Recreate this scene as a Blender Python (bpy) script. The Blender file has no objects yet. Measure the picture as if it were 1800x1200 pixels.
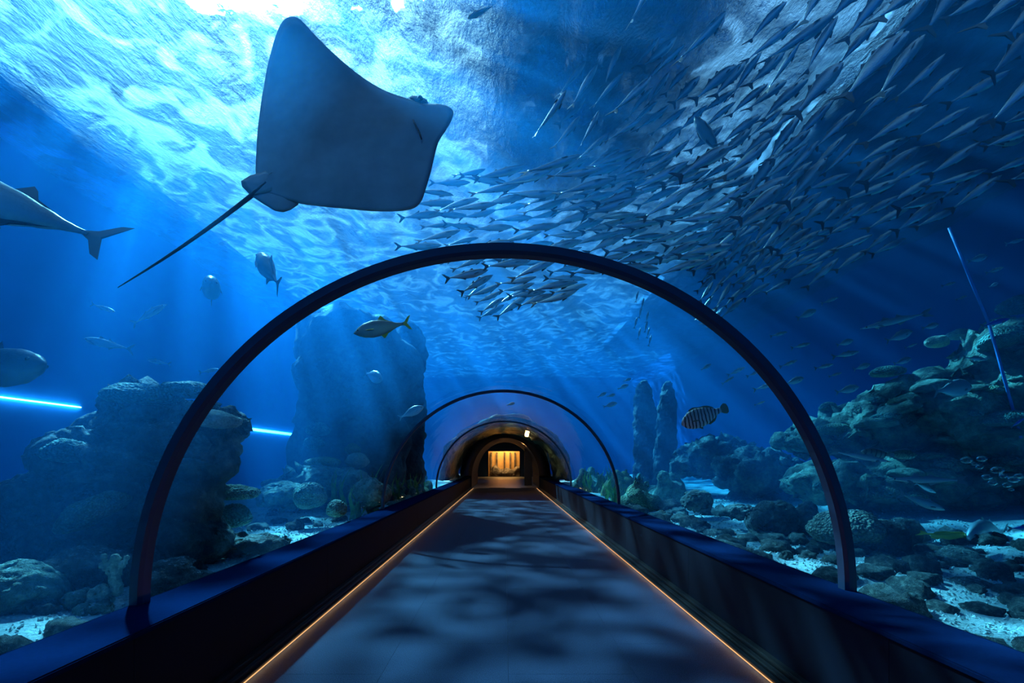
import bpy, bmesh, math, random
from mathutils import Vector, Matrix, noise, Euler

S = bpy.context.scene
COL = S.collection
R = math.radians
random.seed(7)

# ------------------------------------------------------------------ camera, world, sun, exposure
CAM = Vector((0.0, 0.0, 1.40))
F = 800.0; VX = 887.0; VY = 811.0
def P(px, py, Y):
    return Vector(((px - VX) / F * Y, Y, CAM.z - (py - VY) / F * Y))

cd = bpy.data.cameras.new('camera'); cam = bpy.data.objects.new('camera', cd); COL.objects.link(cam)
cam.location = CAM; cam.rotation_euler = (R(90), 0, 0)
cd.sensor_width = 36; cd.lens = 16; cd.shift_x = 13 / 1800; cd.shift_y = 211 / 1800
cd.clip_start = 0.05; cd.clip_end = 200
S.camera = cam

SUN_DIR = Vector((-0.66, 1.0, 1.16)).normalized()      # from the scene towards the sun
w = bpy.data.worlds.new('sky'); S.world = w; w.use_nodes = True
wn = w.node_tree; wn.nodes.clear()
def N(nt, t, **kw):
    n = nt.nodes.new(t)
    for k, v in kw.items():
        if k.startswith('i_'):
            n.inputs[int(k[2:]) if k[2:].isdigit() else k[2:].replace('_', ' ')].default_value = v
        else: setattr(n, k, v)
    return n
def L(nt, a, b): nt.links.new(a, b)
tc = N(wn, 'ShaderNodeTexCoord')
dot = N(wn, 'ShaderNodeVectorMath', operation='DOT_PRODUCT'); dot.inputs[1].default_value = SUN_DIR
L(wn, tc.outputs['Generated'], dot.inputs[0])
rp = N(wn, 'ShaderNodeValToRGB'); L(wn, dot.outputs['Value'], rp.inputs[0])
e = rp.color_ramp.elements
e[0].position = 0.0; e[0].color = (0.12, 0.34, 0.75, 1)
e[1].position = 1.0; e[1].color = (8.0, 8.0, 8.0, 1)
for p_, c_ in ((0.62, (0.62, 0.74, 1.05, 1)), (0.86, (0.85, 0.80, 1.05, 1)), (0.955, (1.9, 1.75, 1.95, 1))):
    x = e.new(p_); x.color = c_
bg = N(wn, 'ShaderNodeBackground', i_Strength=0.95); L(wn, rp.outputs[0], bg.inputs[0])
wo = N(wn, 'ShaderNodeOutputWorld'); L(wn, bg.outputs[0], wo.inputs[0])

sd = bpy.data.lights.new('sun', 'SUN'); sd.energy = 44.0; sd.angle = R(2.0); sd.color = (0.92, 0.98, 1.0)
sun = bpy.data.objects.new('sun', sd); COL.objects.link(sun)
sun.rotation_euler = SUN_DIR.to_track_quat('Z', 'Y').to_euler(); sun.location = SUN_DIR * 40

vs = S.view_settings
vs.view_transform = 'Standard'; vs.look = 'None'; vs.gamma = 1.0; vs.use_curve_mapping = False
vs.exposure = 0.42
cy = S.cycles
cy.max_bounces = 7; cy.diffuse_bounces = 2; cy.glossy_bounces = 3; cy.transmission_bounces = 4
cy.volume_bounces = 0; cy.transparent_max_bounces = 24
cy.caustics_reflective = False; cy.caustics_refractive = False
cy.sample_clamp_indirect = 4.0
cy.use_denoising = True
cy.use_adaptive_sampling = False

# ------------------------------------------------------------------ materials
def newmat(name):
    m = bpy.data.materials.new(name); m.use_nodes = True; nt = m.node_tree
    b = nt.nodes['Principled BSDF']; return m, nt, b
def obj_noise(nt, scale, detail=4, rough=0.6, coord='Object', vec=None, stretch=None, kind='noise'):
    c = N(nt, 'ShaderNodeTexCoord'); src = c.outputs[coord]
    if stretch:
        mp = N(nt, 'ShaderNodeMapping'); mp.inputs['Scale'].default_value = stretch
        L(nt, src, mp.inputs[0]); src = mp.outputs[0]
    if kind == 'noise':
        n = N(nt, 'ShaderNodeTexNoise'); n.inputs['Detail'].default_value = detail; n.inputs['Roughness'].default_value = rough
    else:
        n = N(nt, 'ShaderNodeTexVoronoi')
    n.inputs['Scale'].default_value = scale
    L(nt, src, n.inputs['Vector']); return n
def ramp(nt, fac, stops):
    r = N(nt, 'ShaderNodeValToRGB'); L(nt, fac, r.inputs[0]); e = r.color_ramp.elements
    e[0].position = stops[0][0]; e[0].color = tuple(stops[0][1]) + (1,)
    e[1].position = stops[-1][0]; e[1].color = tuple(stops[-1][1]) + (1,)
    for p_, c_ in stops[1:-1]:
        x = e.new(p_); x.color = tuple(c_) + (1,)
    return r
def bump(nt, b, height, strength, dist):
    bm_ = N(nt, 'ShaderNodeBump', i_Strength=strength, i_Distance=dist)
    L(nt, height, bm_.inputs['Height']); L(nt, bm_.outputs[0], b.inputs['Normal']); return bm_
def simple(name, col, rough=0.6, metal=0.0, bumpscale=None, bs=0.2, spec=0.5):
    m, nt, b = newmat(name)
    b.inputs['Base Color'].default_value = (*col, 1); b.inputs['Roughness'].default_value = rough
    b.inputs['Metallic'].default_value = metal; b.inputs['Specular IOR Level'].default_value = spec
    if bumpscale:
        n = obj_noise(nt, bumpscale); bump(nt, b, n.outputs['Fac'], bs, 0.01)
        mx = N(nt, 'ShaderNodeHueSaturation'); mx.inputs['Color'].default_value = (*col, 1)
        mr = N(nt, 'ShaderNodeMapRange', i_3=0.75, i_4=1.25); L(nt, n.outputs['Fac'], mr.inputs[0])
        L(nt, mr.outputs[0], mx.inputs['Value']); L(nt, mx.outputs[0], b.inputs['Base Color'])
    return m
def rocky(name, c1, c2, c3, scale=3.0, bscale=26, bstr=0.9, bdist=0.03, vor=False, rough=0.75, sed=0):
    m, nt, b = newmat(name)
    n = obj_noise(nt, scale, 8, 0.7); r = ramp(nt, n.outputs['Fac'], [(0.34, c1), (0.52, c2), (0.70, c3)])
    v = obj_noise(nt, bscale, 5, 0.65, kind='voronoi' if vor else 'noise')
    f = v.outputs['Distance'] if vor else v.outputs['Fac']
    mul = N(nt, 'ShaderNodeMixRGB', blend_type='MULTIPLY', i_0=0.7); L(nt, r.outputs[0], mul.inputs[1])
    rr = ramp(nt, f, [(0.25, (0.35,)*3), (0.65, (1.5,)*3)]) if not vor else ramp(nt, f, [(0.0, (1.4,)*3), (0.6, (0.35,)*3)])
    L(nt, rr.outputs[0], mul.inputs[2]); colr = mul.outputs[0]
    if sed:
        g_ = N(nt, 'ShaderNodeNewGeometry'); sx = N(nt, 'ShaderNodeSeparateXYZ'); L(nt, g_.outputs['Normal'], sx.inputs[0])
        sn = obj_noise(nt, sed, 6, 0.75); ad = N(nt, 'ShaderNodeMath', operation='MULTIPLY_ADD'); L(nt, sx.outputs['Z'], ad.inputs[0]); ad.inputs[1].default_value = 0.34; L(nt, sn.outputs['Fac'], ad.inputs[2])
        sr = ramp(nt, ad.outputs[0], [(0.85, (0,) * 3), (0.95, (1,) * 3)])
        ms = N(nt, 'ShaderNodeMixRGB'); L(nt, sr.outputs[0], ms.inputs[0]); L(nt, colr, ms.inputs[1]); ms.inputs[2].default_value = (0.66, 0.76, 0.70, 1); colr = ms.outputs[0]
    L(nt, colr, b.inputs['Base Color'])
    b.inputs['Roughness'].default_value = rough
    if vor:
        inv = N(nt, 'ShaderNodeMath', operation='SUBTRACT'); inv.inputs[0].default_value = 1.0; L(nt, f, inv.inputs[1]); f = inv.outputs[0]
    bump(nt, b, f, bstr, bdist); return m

M = {}
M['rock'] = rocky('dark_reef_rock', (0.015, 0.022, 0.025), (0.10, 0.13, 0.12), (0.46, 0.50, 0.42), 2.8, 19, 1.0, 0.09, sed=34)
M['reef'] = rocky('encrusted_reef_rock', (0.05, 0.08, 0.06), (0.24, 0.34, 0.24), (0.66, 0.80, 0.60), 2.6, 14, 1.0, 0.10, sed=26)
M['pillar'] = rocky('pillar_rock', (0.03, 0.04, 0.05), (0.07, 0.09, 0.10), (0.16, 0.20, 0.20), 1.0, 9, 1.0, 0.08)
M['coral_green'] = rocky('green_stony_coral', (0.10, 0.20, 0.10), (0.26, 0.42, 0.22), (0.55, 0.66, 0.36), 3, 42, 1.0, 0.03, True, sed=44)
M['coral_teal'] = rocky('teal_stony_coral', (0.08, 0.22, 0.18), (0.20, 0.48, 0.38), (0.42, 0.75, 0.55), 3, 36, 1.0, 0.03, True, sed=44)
M['coral_yellow'] = rocky('yellow_stony_coral', (0.35, 0.32, 0.08), (0.55, 0.50, 0.14), (0.78, 0.70, 0.24), 3, 40, 1.0, 0.02, True)
M['coral_pale'] = rocky('pale_coral', (0.30, 0.34, 0.26), (0.55, 0.58, 0.42), (0.85, 0.85, 0.66), 5, 50, 1.0, 0.02)
M['brain'] = rocky('brain_coral', (0.20, 0.22, 0.15), (0.42, 0.44, 0.30), (0.70, 0.70, 0.50), 3, 30, 1.0, 0.05, True, sed=44)
M['sand'] = rocky('pale_coral_sand', (0.42, 0.50, 0.48), (0.66, 0.74, 0.70), (0.85, 0.90, 0.86), 1.6, 45, 1.0, 0.03)
M['gravel'] = rocky('white_coral_gravel', (0.5, 0.55, 0.52), (0.72, 0.78, 0.74), (0.9, 0.94, 0.9), 3, 40, 0.6, 0.01)
M['kelp'] = rocky('green_sea_plant', (0.10, 0.22, 0.05), (0.25, 0.45, 0.10), (0.50, 0.62, 0.18), 2, 20, 0.5, 0.01)
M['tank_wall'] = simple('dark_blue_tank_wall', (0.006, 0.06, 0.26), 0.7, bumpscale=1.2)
M['tank_wall_lit'] = simple('tank_wall_painted_lit', (0.02, 0.34, 0.95), 0.7, bumpscale=0.6)  # same tank paint, brightened to stand in for light in the left water
M['beam'] = simple('painted_beam', (0.25, 0.50, 0.7), 0.6)
M['slab'] = simple('roof_slab', (0.02, 0.12, 0.32), 0.7)
M['curb'] = simple('dark_curb_panel', (0.004, 0.008, 0.018), 0.6, spec=0.05)
M['cap'] = simple('blue_black_cap', (0.002, 0.012, 0.050), 0.6, bumpscale=60, bs=0.05, spec=0.0)
M['black'] = simple('black_metal', (0.012, 0.013, 0.016), 0.35, 0.4)
M['rib'] = simple('dark_blue_steel', (0.02, 0.045, 0.10), 0.45, 0.1)
M['portal'] = simple('dark_portal_wall', (0.012, 0.018, 0.028), 0.5, bumpscale=8, bs=0.3)
M['vault'] = rocky('glossy_dark_rock', (0.03, 0.025, 0.02), (0.08, 0.06, 0.045), (0.20, 0.15, 0.10), 2, 6, 1.0, 0.15, rough=0.3)

def emit(name, col, st):
    m = bpy.data.materials.new(name); m.use_nodes = True; nt = m.node_tree; nt.nodes.clear()
    e_ = N(nt, 'ShaderNodeEmission', i_Strength=st); e_.inputs[0].default_value = (*col, 1)
    o = N(nt, 'ShaderNodeOutputMaterial'); L(nt, e_.outputs[0], o.inputs[0]); return m
M['led'] = emit('warm_led', (1.0, 0.50, 0.20), 0.9)
M['amber'] = emit('amber_backlight', (1.0, 0.50, 0.12), 1.6)
M['viewport_glow'] = emit('lit_viewing_window', (0.8, 0.95, 1.0), 14.0)

def carpet():
    m, nt, b = newmat('dark_blue_carpet')
    c = N(nt, 'ShaderNodeTexCoord'); oi = N(nt, 'ShaderNodeObjectInfo')
    n = N(nt, 'ShaderNodeTexNoise'); n.inputs['Scale'].default_value = 190; n.inputs['Detail'].default_value = 3
    mp = N(nt, 'ShaderNodeMapping'); mp.inputs['Scale'].default_value = (1, 0.6, 1)
    L(nt, c.outputs['Object'], mp.inputs[0]); L(nt, mp.outputs[0], n.inputs['Vector'])
    r = ramp(nt, n.outputs['Fac'], [(0.3, (0.004, 0.010, 0.026)), (0.7, (0.018, 0.034, 0.078))])
    h = N(nt, 'ShaderNodeHueSaturation'); mr = N(nt, 'ShaderNodeMapRange', i_3=0.96, i_4=1.04)
    L(nt, oi.outputs['Random'], mr.inputs[0]); L(nt, mr.outputs[0], h.inputs['Value']); L(nt, r.outputs[0], h.inputs['Color'])
    L(nt, h.outputs[0], b.inputs['Base Color']); b.inputs['Roughness'].default_value = 0.85
    b.inputs['Specular IOR Level'].default_value = 0.06
    bump(nt, b, n.outputs['Fac'], 0.5, 0.004); return m
M['carpet'] = carpet()

def acrylic():
    m = bpy.data.materials.new('clear_acrylic'); m.use_nodes = True; nt = m.node_tree; nt.nodes.clear()
    fr = N(nt, 'ShaderNodeFresnel', i_IOR=1.30)
    c = N(nt, 'ShaderNodeTexCoord'); n = N(nt, 'ShaderNodeTexNoise', i_Scale=1.3, i_Detail=2.0)
    L(nt, c.outputs['Object'], n.inputs['Vector'])
    bp = N(nt, 'ShaderNodeBump', i_Strength=0.25, i_Distance=0.05); L(nt, n.outputs['Fac'], bp.inputs['Height'])
    t = N(nt, 'ShaderNodeBsdfTransparent'); t.inputs[0].default_value = (0.90, 0.97, 1, 1)
    g = N(nt, 'ShaderNodeBsdfGlossy', i_Roughness=0.03); L(nt, bp.outputs[0], g.inputs['Normal'])
    mu = N(nt, 'ShaderNodeMath', operation='MULTIPLY'); mu.inputs[1].default_value = 0.35; L(nt, fr.outputs[0], mu.inputs[0])
    ge = N(nt, 'ShaderNodeNewGeometry'); fb = N(nt, 'ShaderNodeMath', operation='SUBTRACT'); fb.inputs[0].default_value = 1.0; L(nt, ge.outputs['Backfacing'], fb.inputs[1])
    m3 = N(nt, 'ShaderNodeMath', operation='MULTIPLY'); L(nt, mu.outputs[0], m3.inputs[0]); L(nt, fb.outputs[0], m3.inputs[1])
    mx = N(nt, 'ShaderNodeMixShader'); L(nt, m3.outputs[0], mx.inputs[0]); L(nt, t.outputs[0], mx.inputs[1]); L(nt, g.outputs[0], mx.inputs[2])
    o = N(nt, 'ShaderNodeOutputMaterial'); L(nt, mx.outputs[0], o.inputs[0]); return m
M['acrylic'] = acrylic()

def water_surface_mat():
    m = bpy.data.materials.new('rippled_water_surface'); m.use_nodes = True; nt = m.node_tree; nt.nodes.clear()
    c = N(nt, 'ShaderNodeTexCoord')
    mp = N(nt, 'ShaderNodeMapping'); mp.inputs['Scale'].default_value = (1.0, 0.42, 1.0); mp.inputs['Rotation'].default_value = (0, 0, R(14))
    L(nt, c.outputs['Object'], mp.inputs[0])
    n1 = N(nt, 'ShaderNodeTexNoise', i_Scale=4.6, i_Detail=7.0, i_Roughness=0.64, i_Distortion=0.1); L(nt, mp.outputs[0], n1.inputs['Vector'])
    bp = N(nt, 'ShaderNodeBump', i_Strength=1.0, i_Distance=0.5); L(nt, n1.outputs['Fac'], bp.inputs['Height'])
    fr = N(nt, 'ShaderNodeFresnel', i_IOR=1.05); L(nt, bp.outputs[0], fr.inputs['Normal'])
    tr = N(nt, 'ShaderNodeBsdfTransparent')
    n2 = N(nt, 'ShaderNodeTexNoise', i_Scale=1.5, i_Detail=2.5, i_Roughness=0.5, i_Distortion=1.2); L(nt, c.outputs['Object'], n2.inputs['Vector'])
    r2 = ramp(nt, n2.outputs['Fac'], [(0.47, (0.04,) * 3), (0.63, (1.0,) * 3)]); L(nt, r2.outputs[0], tr.inputs[0])  # light dapples put into the transmission colour as blotchy noise
    rf = N(nt, 'ShaderNodeBsdfRefraction', i_IOR=1.15, i_Roughness=0.0); L(nt, bp.outputs[0], rf.inputs['Normal'])
    gl = N(nt, 'ShaderNodeBsdfGlossy', i_Roughness=0.0); L(nt, bp.outputs[0], gl.inputs['Normal'])
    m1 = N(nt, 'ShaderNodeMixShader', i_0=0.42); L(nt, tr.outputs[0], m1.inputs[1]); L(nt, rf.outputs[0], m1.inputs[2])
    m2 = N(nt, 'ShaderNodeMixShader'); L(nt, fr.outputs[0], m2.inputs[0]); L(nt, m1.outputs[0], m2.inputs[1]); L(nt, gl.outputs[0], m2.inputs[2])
    o = N(nt, 'ShaderNodeOutputMaterial'); L(nt, m2.outputs[0], o.inputs[0]); return m
M['surface'] = water_surface_mat()

def water_volume_mat():
    m = bpy.data.materials.new('blue_tank_water'); m.use_nodes = True; nt = m.node_tree; nt.nodes.clear()
    a = N(nt, 'ShaderNodeVolumeAbsorption', i_Density=0.36); a.inputs[0].default_value = (0.32, 0.81, 0.962, 1)
    s = N(nt, 'ShaderNodeVolumeScatter', i_Density=0.033, i_Anisotropy=0.5); s.inputs[0].default_value = (0.02, 0.36, 1.0, 1)
    ad = N(nt, 'ShaderNodeAddShader'); L(nt, a.outputs[0], ad.inputs[0]); L(nt, s.outputs[0], ad.inputs[1])
    o = N(nt, 'ShaderNodeOutputMaterial'); L(nt, ad.outputs[0], o.inputs['Volume']); return m
M['water'] = water_volume_mat()

# ------------------------------------------------------------------ object helpers
def link(name, me, mat=None, parent=None):
    o = bpy.data.objects.new(name, me); COL.objects.link(o)
    if mat is not None: me.materials.append(mat)
    if parent is not None: o.parent = parent
    return o
def from_bm(name, bm, mat=None, parent=None, smooth=False):
    me = bpy.data.meshes.new(name); bm.normal_update(); bm.to_mesh(me); bm.free()
    if smooth:
        for p in me.polygons: p.use_smooth = True
    return link(name, me, mat, parent)
def tag(o, label=None, cat=None, group=None, kind=None):
    if label: o['label'] = label
    if cat: o['category'] = cat
    if group: o['group'] = group
    if kind: o['kind'] = kind
    return o
def empty(name, loc=(0, 0, 0)):
    o = bpy.data.objects.new(name, None); COL.objects.link(o); o.location = loc; o.empty_display_size = 0.1; return o
def box(bm, x0, x1, y0, y1, z0, z1):
    v = [bm.verts.new((x, y, z)) for z in (z0, z1) for y in (y0, y1) for x in (x0, x1)]
    for f in ((0, 2, 3, 1), (4, 5, 7, 6), (0, 1, 5, 4), (2, 6, 7, 3), (0, 4, 6, 2), (1, 3, 7, 5)):
        bm.faces.new([v[i] for i in f])
def boxobj(name, dims, mat, parent=None, bev=0):
    bm = bmesh.new(); box(bm, *dims)
    if bev: bmesh.ops.bevel(bm, geom=bm.edges[:], offset=bev, segments=2, affect='EDGES')
    return from_bm(name, bm, mat, parent)
def structure(o): o['kind'] = 'structure'; return o
def prism(bm, pts, y0, y1):
    a = [bm.verts.new((x, y0, z)) for x, z in pts]; b = [bm.verts.new((x, y1, z)) for x, z in pts]
    n = len(pts)
    for i in range(n): bm.faces.new((a[i], a[(i + 1) % n], b[(i + 1) % n], b[i]))
    bm.faces.new(a[::-1]); bm.faces.new(b)

# ------------------------------------------------------------------ large structure
X0 = 0.045; TA = 2.19; TB = 2.14; RAIL = 0.575       # tunnel centre, half width, rise, rail height
XL, XR = -8.0, 9.4; YB, YF = -5.0, 34.0; ZS = 6.5; ZB = -0.4
TY0, TY1 = -4.0, 24.0
def arc(a, b, n=48, t0=0.0, t1=180.0, cz=RAIL):
    return [(X0 + a * math.cos(R(t0 + (t1 - t0) * i / n)), cz + b * math.sin(R(t0 + (t1 - t0) * i / n))) for i in range(n + 1)]

# tunnel floor base, carpet tiles
FLX0, FLX1 = -1.66, 1.71
fl = structure(boxobj('floor', (-2.7, 2.8, TY0, 42.0, -0.12, -0.012), M['black']))
tw = (FLX1 - FLX0 - 0.03) / 4; tl = 1.0
bm = bmesh.new(); box(bm, -tw/2 + 0.0005, tw/2 - 0.0005, -tl/2 + 0.0005, tl/2 - 0.0005, -0.0125, 0.0)
tile_me = bpy.data.meshes.new('carpet_tile'); bmesh.ops.bevel(bm, geom=[e_ for e_ in bm.edges if all(v.co.z > -0.001 for v in e_.verts)], offset=0.0006, segments=1, affect='EDGES')
bm.to_mesh(tile_me); bm.free(); tile_me.materials.append(M['carpet'])
for j in range(27):
    for i in range(4):
        t = bpy.data.objects.new('carpet_tile', tile_me); COL.objects.link(t); t.parent = fl
        t.location = (FLX0 + 0.015 + tw * (i + 0.5), -2.5 + tl * j + (0.5 if i % 2 else 0), 0)
far_floor = structure(boxobj('floor_hall', (-2.7, 2.8, 24.1, 41.9, -0.011, 0.0), simple('grey_hall_floor', (0.16, 0.17, 0.20), 0.35, bumpscale=3, bs=0.05)))

# side walls (curbs) with their caps, plinth grooves and light strips
def side(sgn, xi, xo, xled, nm, n):
    a, b = sorted((sgn * xi, sgn * xo))
    c = structure(boxobj('wall_' + nm, (a + .012, b - .012, TY0, TY1, -0.1, RAIL - 0.03), M['curb']))
    for k in range(11):
        boxobj('curb_panel', (*sorted((sgn * xi, sgn * (xi + .012))), TY0 + .8 + 2.4 * k - 1.8, TY0 + .8 + 2.4 * k + .597, -0.01, RAIL - 0.032), M['curb'], c)
    a2, b2 = sorted((sgn * (xi - 0.012), sgn * xo))
    cap = structure(boxobj('trim_%d' % n, (a2, b2, TY0, TY1, RAIL - 0.03, RAIL), M['cap'], bev=0.006))
    pl = structure(boxobj('baseboard_' + nm, (*sorted((sgn * (xi - 0.055), sgn * xi)), TY0, TY1, -0.01, 0.06), M['black'], bev=0.006))
    boxobj('plinth_step', (*sorted((sgn * (xi - 0.105), sgn * (xi - 0.062))), TY0, TY1, -0.01, 0.032), M['black'], pl, bev=0.005)
    boxobj('plinth_lip', (*sorted((sgn * (xled + 0.012), sgn * (xi - 0.112))), TY0, TY1, -0.01, 0.012), M['black'], pl, bev=0.003)
    led = boxobj('light_strip', (*sorted((sgn * (xled - 0.002), sgn * (xled + 0.005))), TY0, TY1 - 0.2, -0.01, 0.004), M['led'])
    tag(led, 'warm amber light strip set in the floor along the foot of the %s side wall' % nm, 'light strip', 'floor light strips')
    ld = bpy.data.lights.new('strip_light', 'AREA'); ld.shape = 'RECTANGLE'; ld.size = 0.008; ld.size_y = TY1 - TY0
    ld.energy = 24; ld.specular_factor = 0.2; ld.color = (1.0, 0.47, 0.16)
    lo = bpy.data.objects.new('strip_light', ld); COL.objects.link(lo)
    lo.location = (sgn * (xled - 0.004), (TY0 + TY1) / 2, 0.022); lo.rotation_euler = (0, R(sgn * 68), 0)
    lo.parent = led
side(-1, 1.79, 2.16, 1.645, 'left', 1)
side(1, 1.857, 2.25, 1.69, 'right', 2)

# acrylic shell
bm = bmesh.new()
bounds = [-4.0, 2.8, 8.4, 14.6, 19.5, TY1]
outer, inner = arc(TA + 0.05, TB + 0.05), arc(TA, TB)
shell = structure(empty('window_1', (0, 0, 0)))
for k in range(len(bounds) - 1):
    b2 = bmesh.new(); pts = outer + inner[::-1]
    a_ = [b2.verts.new((x, bounds[k] + 0.004, z)) for x, z in pts]; c_ = [b2.verts.new((x, bounds[k + 1] - 0.004, z)) for x, z in pts]
    n = len(pts)
    for i in range(n): b2.faces.new((a_[i], a_[(i + 1) % n], c_[(i + 1) % n], c_[i]))
    from_bm('acrylic_panel', b2, M['acrylic'], shell, smooth=True)
bm.free()
shell['kind'] = 'structure'

# water body (haze volume) wrapped round the tunnel
wx0, wx1, wz = XL + .02, XR - .02, ZS - .12
angs = sorted([math.pi * i / 48 for i in range(49)] + [math.atan2(wz - RAIL, wx1 - X0), math.atan2(wz - RAIL, wx0 - X0)])
inn = [(X0 + (TA + .06) * math.cos(t), RAIL + (TB + .06) * math.sin(t)) for t in angs]; out_ = []
for t in angs:
    c_, s_ = math.cos(t), math.sin(t)
    k = min((wx1 - X0) / c_ if c_ > 1e-6 else 1e9, (wx0 - X0) / c_ if c_ < -1e-6 else 1e9, (wz - RAIL) / s_ if s_ > 1e-6 else 1e9)
    out_.append((X0 + k * c_, RAIL + k * s_))
inn = [(inn[0][0], ZB)] + inn + [(inn[-1][0], ZB)]; out_ = [(wx1, ZB)] + out_ + [(wx0, ZB)]
bm = bmesh.new(); V4 = []
for y in (YB + .02, 24.0): V4.append(([bm.verts.new((x, y, z)) for x, z in inn], [bm.verts.new((x, y, z)) for x, z in out_]))
n = len(inn)
for i in range(n - 1):
    for (I, O) in V4: bm.faces.new((I[i], I[i + 1], O[i + 1], O[i]))
    bm.faces.new((V4[0][0][i], V4[0][0][i + 1], V4[1][0][i + 1], V4[1][0][i])); bm.faces.new((V4[0][1][i], V4[0][1][i + 1], V4[1][1][i + 1], V4[1][1][i]))
for i in (0, n - 1): bm.faces.new((V4[0][0][i], V4[0][1][i], V4[1][1][i], V4[1][0][i]))
bmesh.ops.recalc_face_normals(bm, faces=bm.faces)
wv = structure(from_bm('water', bm, M['water']))

# water surface with waves
def wave(x, y):
    v = Vector((x * 0.9, y * 0.55, 3.0))
    return 0.18 * noise.noise(v * 0.55) + 0.11 * noise.noise(v * 1.6) + 0.045 * noise.noise(v * 4.1)
bm = bmesh.new(); nx, ny = 220, 330
grid = [[bm.verts.new((XL + (XR - XL) * i / nx, YB + (YF - YB) * j / ny, ZS + wave(XL + (XR - XL) * i / nx, YB + (YF - YB) * j / ny))) for i in range(nx + 1)] for j in range(ny + 1)]
for j in range(ny):
    for i in range(nx): bm.faces.new((grid[j][i], grid[j][i + 1], grid[j + 1][i + 1], grid[j + 1][i]))
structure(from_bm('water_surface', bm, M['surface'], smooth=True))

# tank walls
structure(boxobj('wall_tank_left', (XL - 0.3, XL, YB, YF, ZB, ZS + 1.2), M['tank_wall_lit']))
structure(boxobj('wall_tank_right', (XR, XR + 0.3, YB, YF, ZB, ZS + 1.2), M['tank_wall']))
structure(boxobj('wall_tank_rear', (XL, XR, YB - 0.3, YB, ZB, ZS + 1.2), M['tank_wall']))
wtf = structure(boxobj('wall_tank_far', (XL, XR, YF, YF + 0.3, 3.6, ZS + 1.2), M['tank_wall']))
boxobj('wall_piece', (XL, -2.95, YF, YF + 0.3, ZB, 3.6), M['tank_wall'], wtf); boxobj('wall_piece', (3.0, XR, YF, YF + 0.3, ZB, 3.6), M['tank_wall'], wtf)

# roof structure over the centre of the tank
rs = structure(boxobj('ceiling', (-0.35, 3.0, 2.0, 10.6, 7.7, 8.0), M['slab']))
boxobj('beam', (1.0, 1.3, 2.0, 10.6, 7.25, 7.7), M['beam'], rs)
for y in (4.6, 6.2, 7.8, 9.4):
    boxobj('cross_beam', (-0.35, 3.0, y, y + 0.22, 7.4, 7.7), M['beam'], rs)
structure(boxobj('ceiling_right', (5.5, 16.0, YB, 26.0, 7.7, 8.0), M['slab']))
structure(boxobj('wall_rear', (-2.4, 2.5, -4.3, -4.02, -0.1, 3.2), M['portal']))

# sand bed
def sand_z(x, y):
    v = Vector((x * 0.5, y * 0.5, 0))
    z = 0.34 + 0.10 * noise.noise(v) + 0.05 * noise.noise(v * 3.1) + 0.02 * noise.noise(v * 9)
    d = abs(x - X0) - 2.25
    z = min(z, 0.42 + 0.1 * max(d, 0)) if d < 1 else z
    if x > 4.5: z += 0.10 * (x - 4.5)
    return z
def bed(name, x0, x1, nx, ny):
    bm = bmesh.new()
    g = [[bm.verts.new((x0 + (x1 - x0) * i / nx, YB + 31.0 * j / ny, sand_z(x0 + (x1 - x0) * i / nx, YB + 31.0 * j / ny))) for i in range(nx + 1)] for j in range(ny + 1)]
    for j in range(ny):
        for i in range(nx): bm.faces.new((g[j][i], g[j][i + 1], g[j + 1][i + 1], g[j + 1][i]))
    return structure(from_bm(name, bm, M['sand'], smooth=True))
bed('floor_sand_left', XL, -2.17, 70, 260); bed('floor_sand_right', 2.26, XR, 80, 260)

# tunnel ribs
def rib(name, yl, yr, label, wd=0.062, th=0.05):
    bm = bmesh.new(); n = 72; rings = []
    for i in range(n + 1):
        t = math.pi * i / n; c, s = math.cos(t), math.sin(t)
        ym = yl + (yr - yl) * (c + 1) / 2
        ring = []
        for dr, dy in ((0.0, -th), (0.0, th), (-wd * 0.75, th), (-wd, th * 0.6), (-wd, -th * 0.6), (-wd * 0.75, -th)):
            ring.append(bm.verts.new((X0 + (TA + 0.01 + dr) * c, ym + dy, RAIL + (TB + 0.01 + dr) * s)))
        rings.append(ring)
    for i in range(n):
        for k in range(6): bm.faces.new((rings[i][k], rings[i][(k + 1) % 6], rings[i + 1][(k + 1) % 6], rings[i + 1][k]))
    bm.faces.new(rings[0]); bm.faces.new(rings[-1][::-1])
    bmesh.ops.recalc_face_normals(bm, faces=bm.faces)
    o = from_bm(name, bm, M['rib']); tag(o, label, 'tunnel rib', 'curved ribs of the tunnel'); return o
rib('tunnel_rib', 2.66, 2.95, 'large dark steel arch spanning the walkway in front of the camera')
rib('tunnel_rib', 7.95, 8.85, 'second, smaller dark arch further down the tunnel', 0.05, 0.03)
rib('tunnel_rib', 14.2, 15.2, 'third thin arch deep in the tunnel before the dark vault', 0.05, 0.03)

# portal, vault and lit hall at the far end
def tube(name, a0, b0, a1, b1, y0, y1, mat, amp=0, nseg=48, ny=24, seed=0):
    bm = bmesh.new()
    g = []
    for j in range(ny + 1):
        row = []
        for i in range(nseg + 1):
            t = math.pi * i / nseg; f = j / ny; y = y0 + (y1 - y0) * f
            d = amp * noise.fractal(Vector((3 * math.cos(t), y * 0.9, 3 * math.sin(t) + seed)), 0.8, 2.0, 4) if amp else 0
            a = a0 + (a1 - a0) * f + d; b = b0 + (b1 - b0) * f + d
            row.append(bm.verts.new((X0 + a * math.cos(t), y, RAIL + b * math.sin(t))))
        g.append(row)
    for j in range(ny):
        for i in range(nseg): bm.faces.new((g[j][i], g[j + 1][i], g[j + 1][i + 1], g[j][i + 1]))
    return from_bm(name, bm, mat, smooth=True)
v = structure(tube('wall_vault', 2.62, 2.6, 2.5, 2.45, 19.0, 24.4, M['vault'], 0.25, seed=3))
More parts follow.
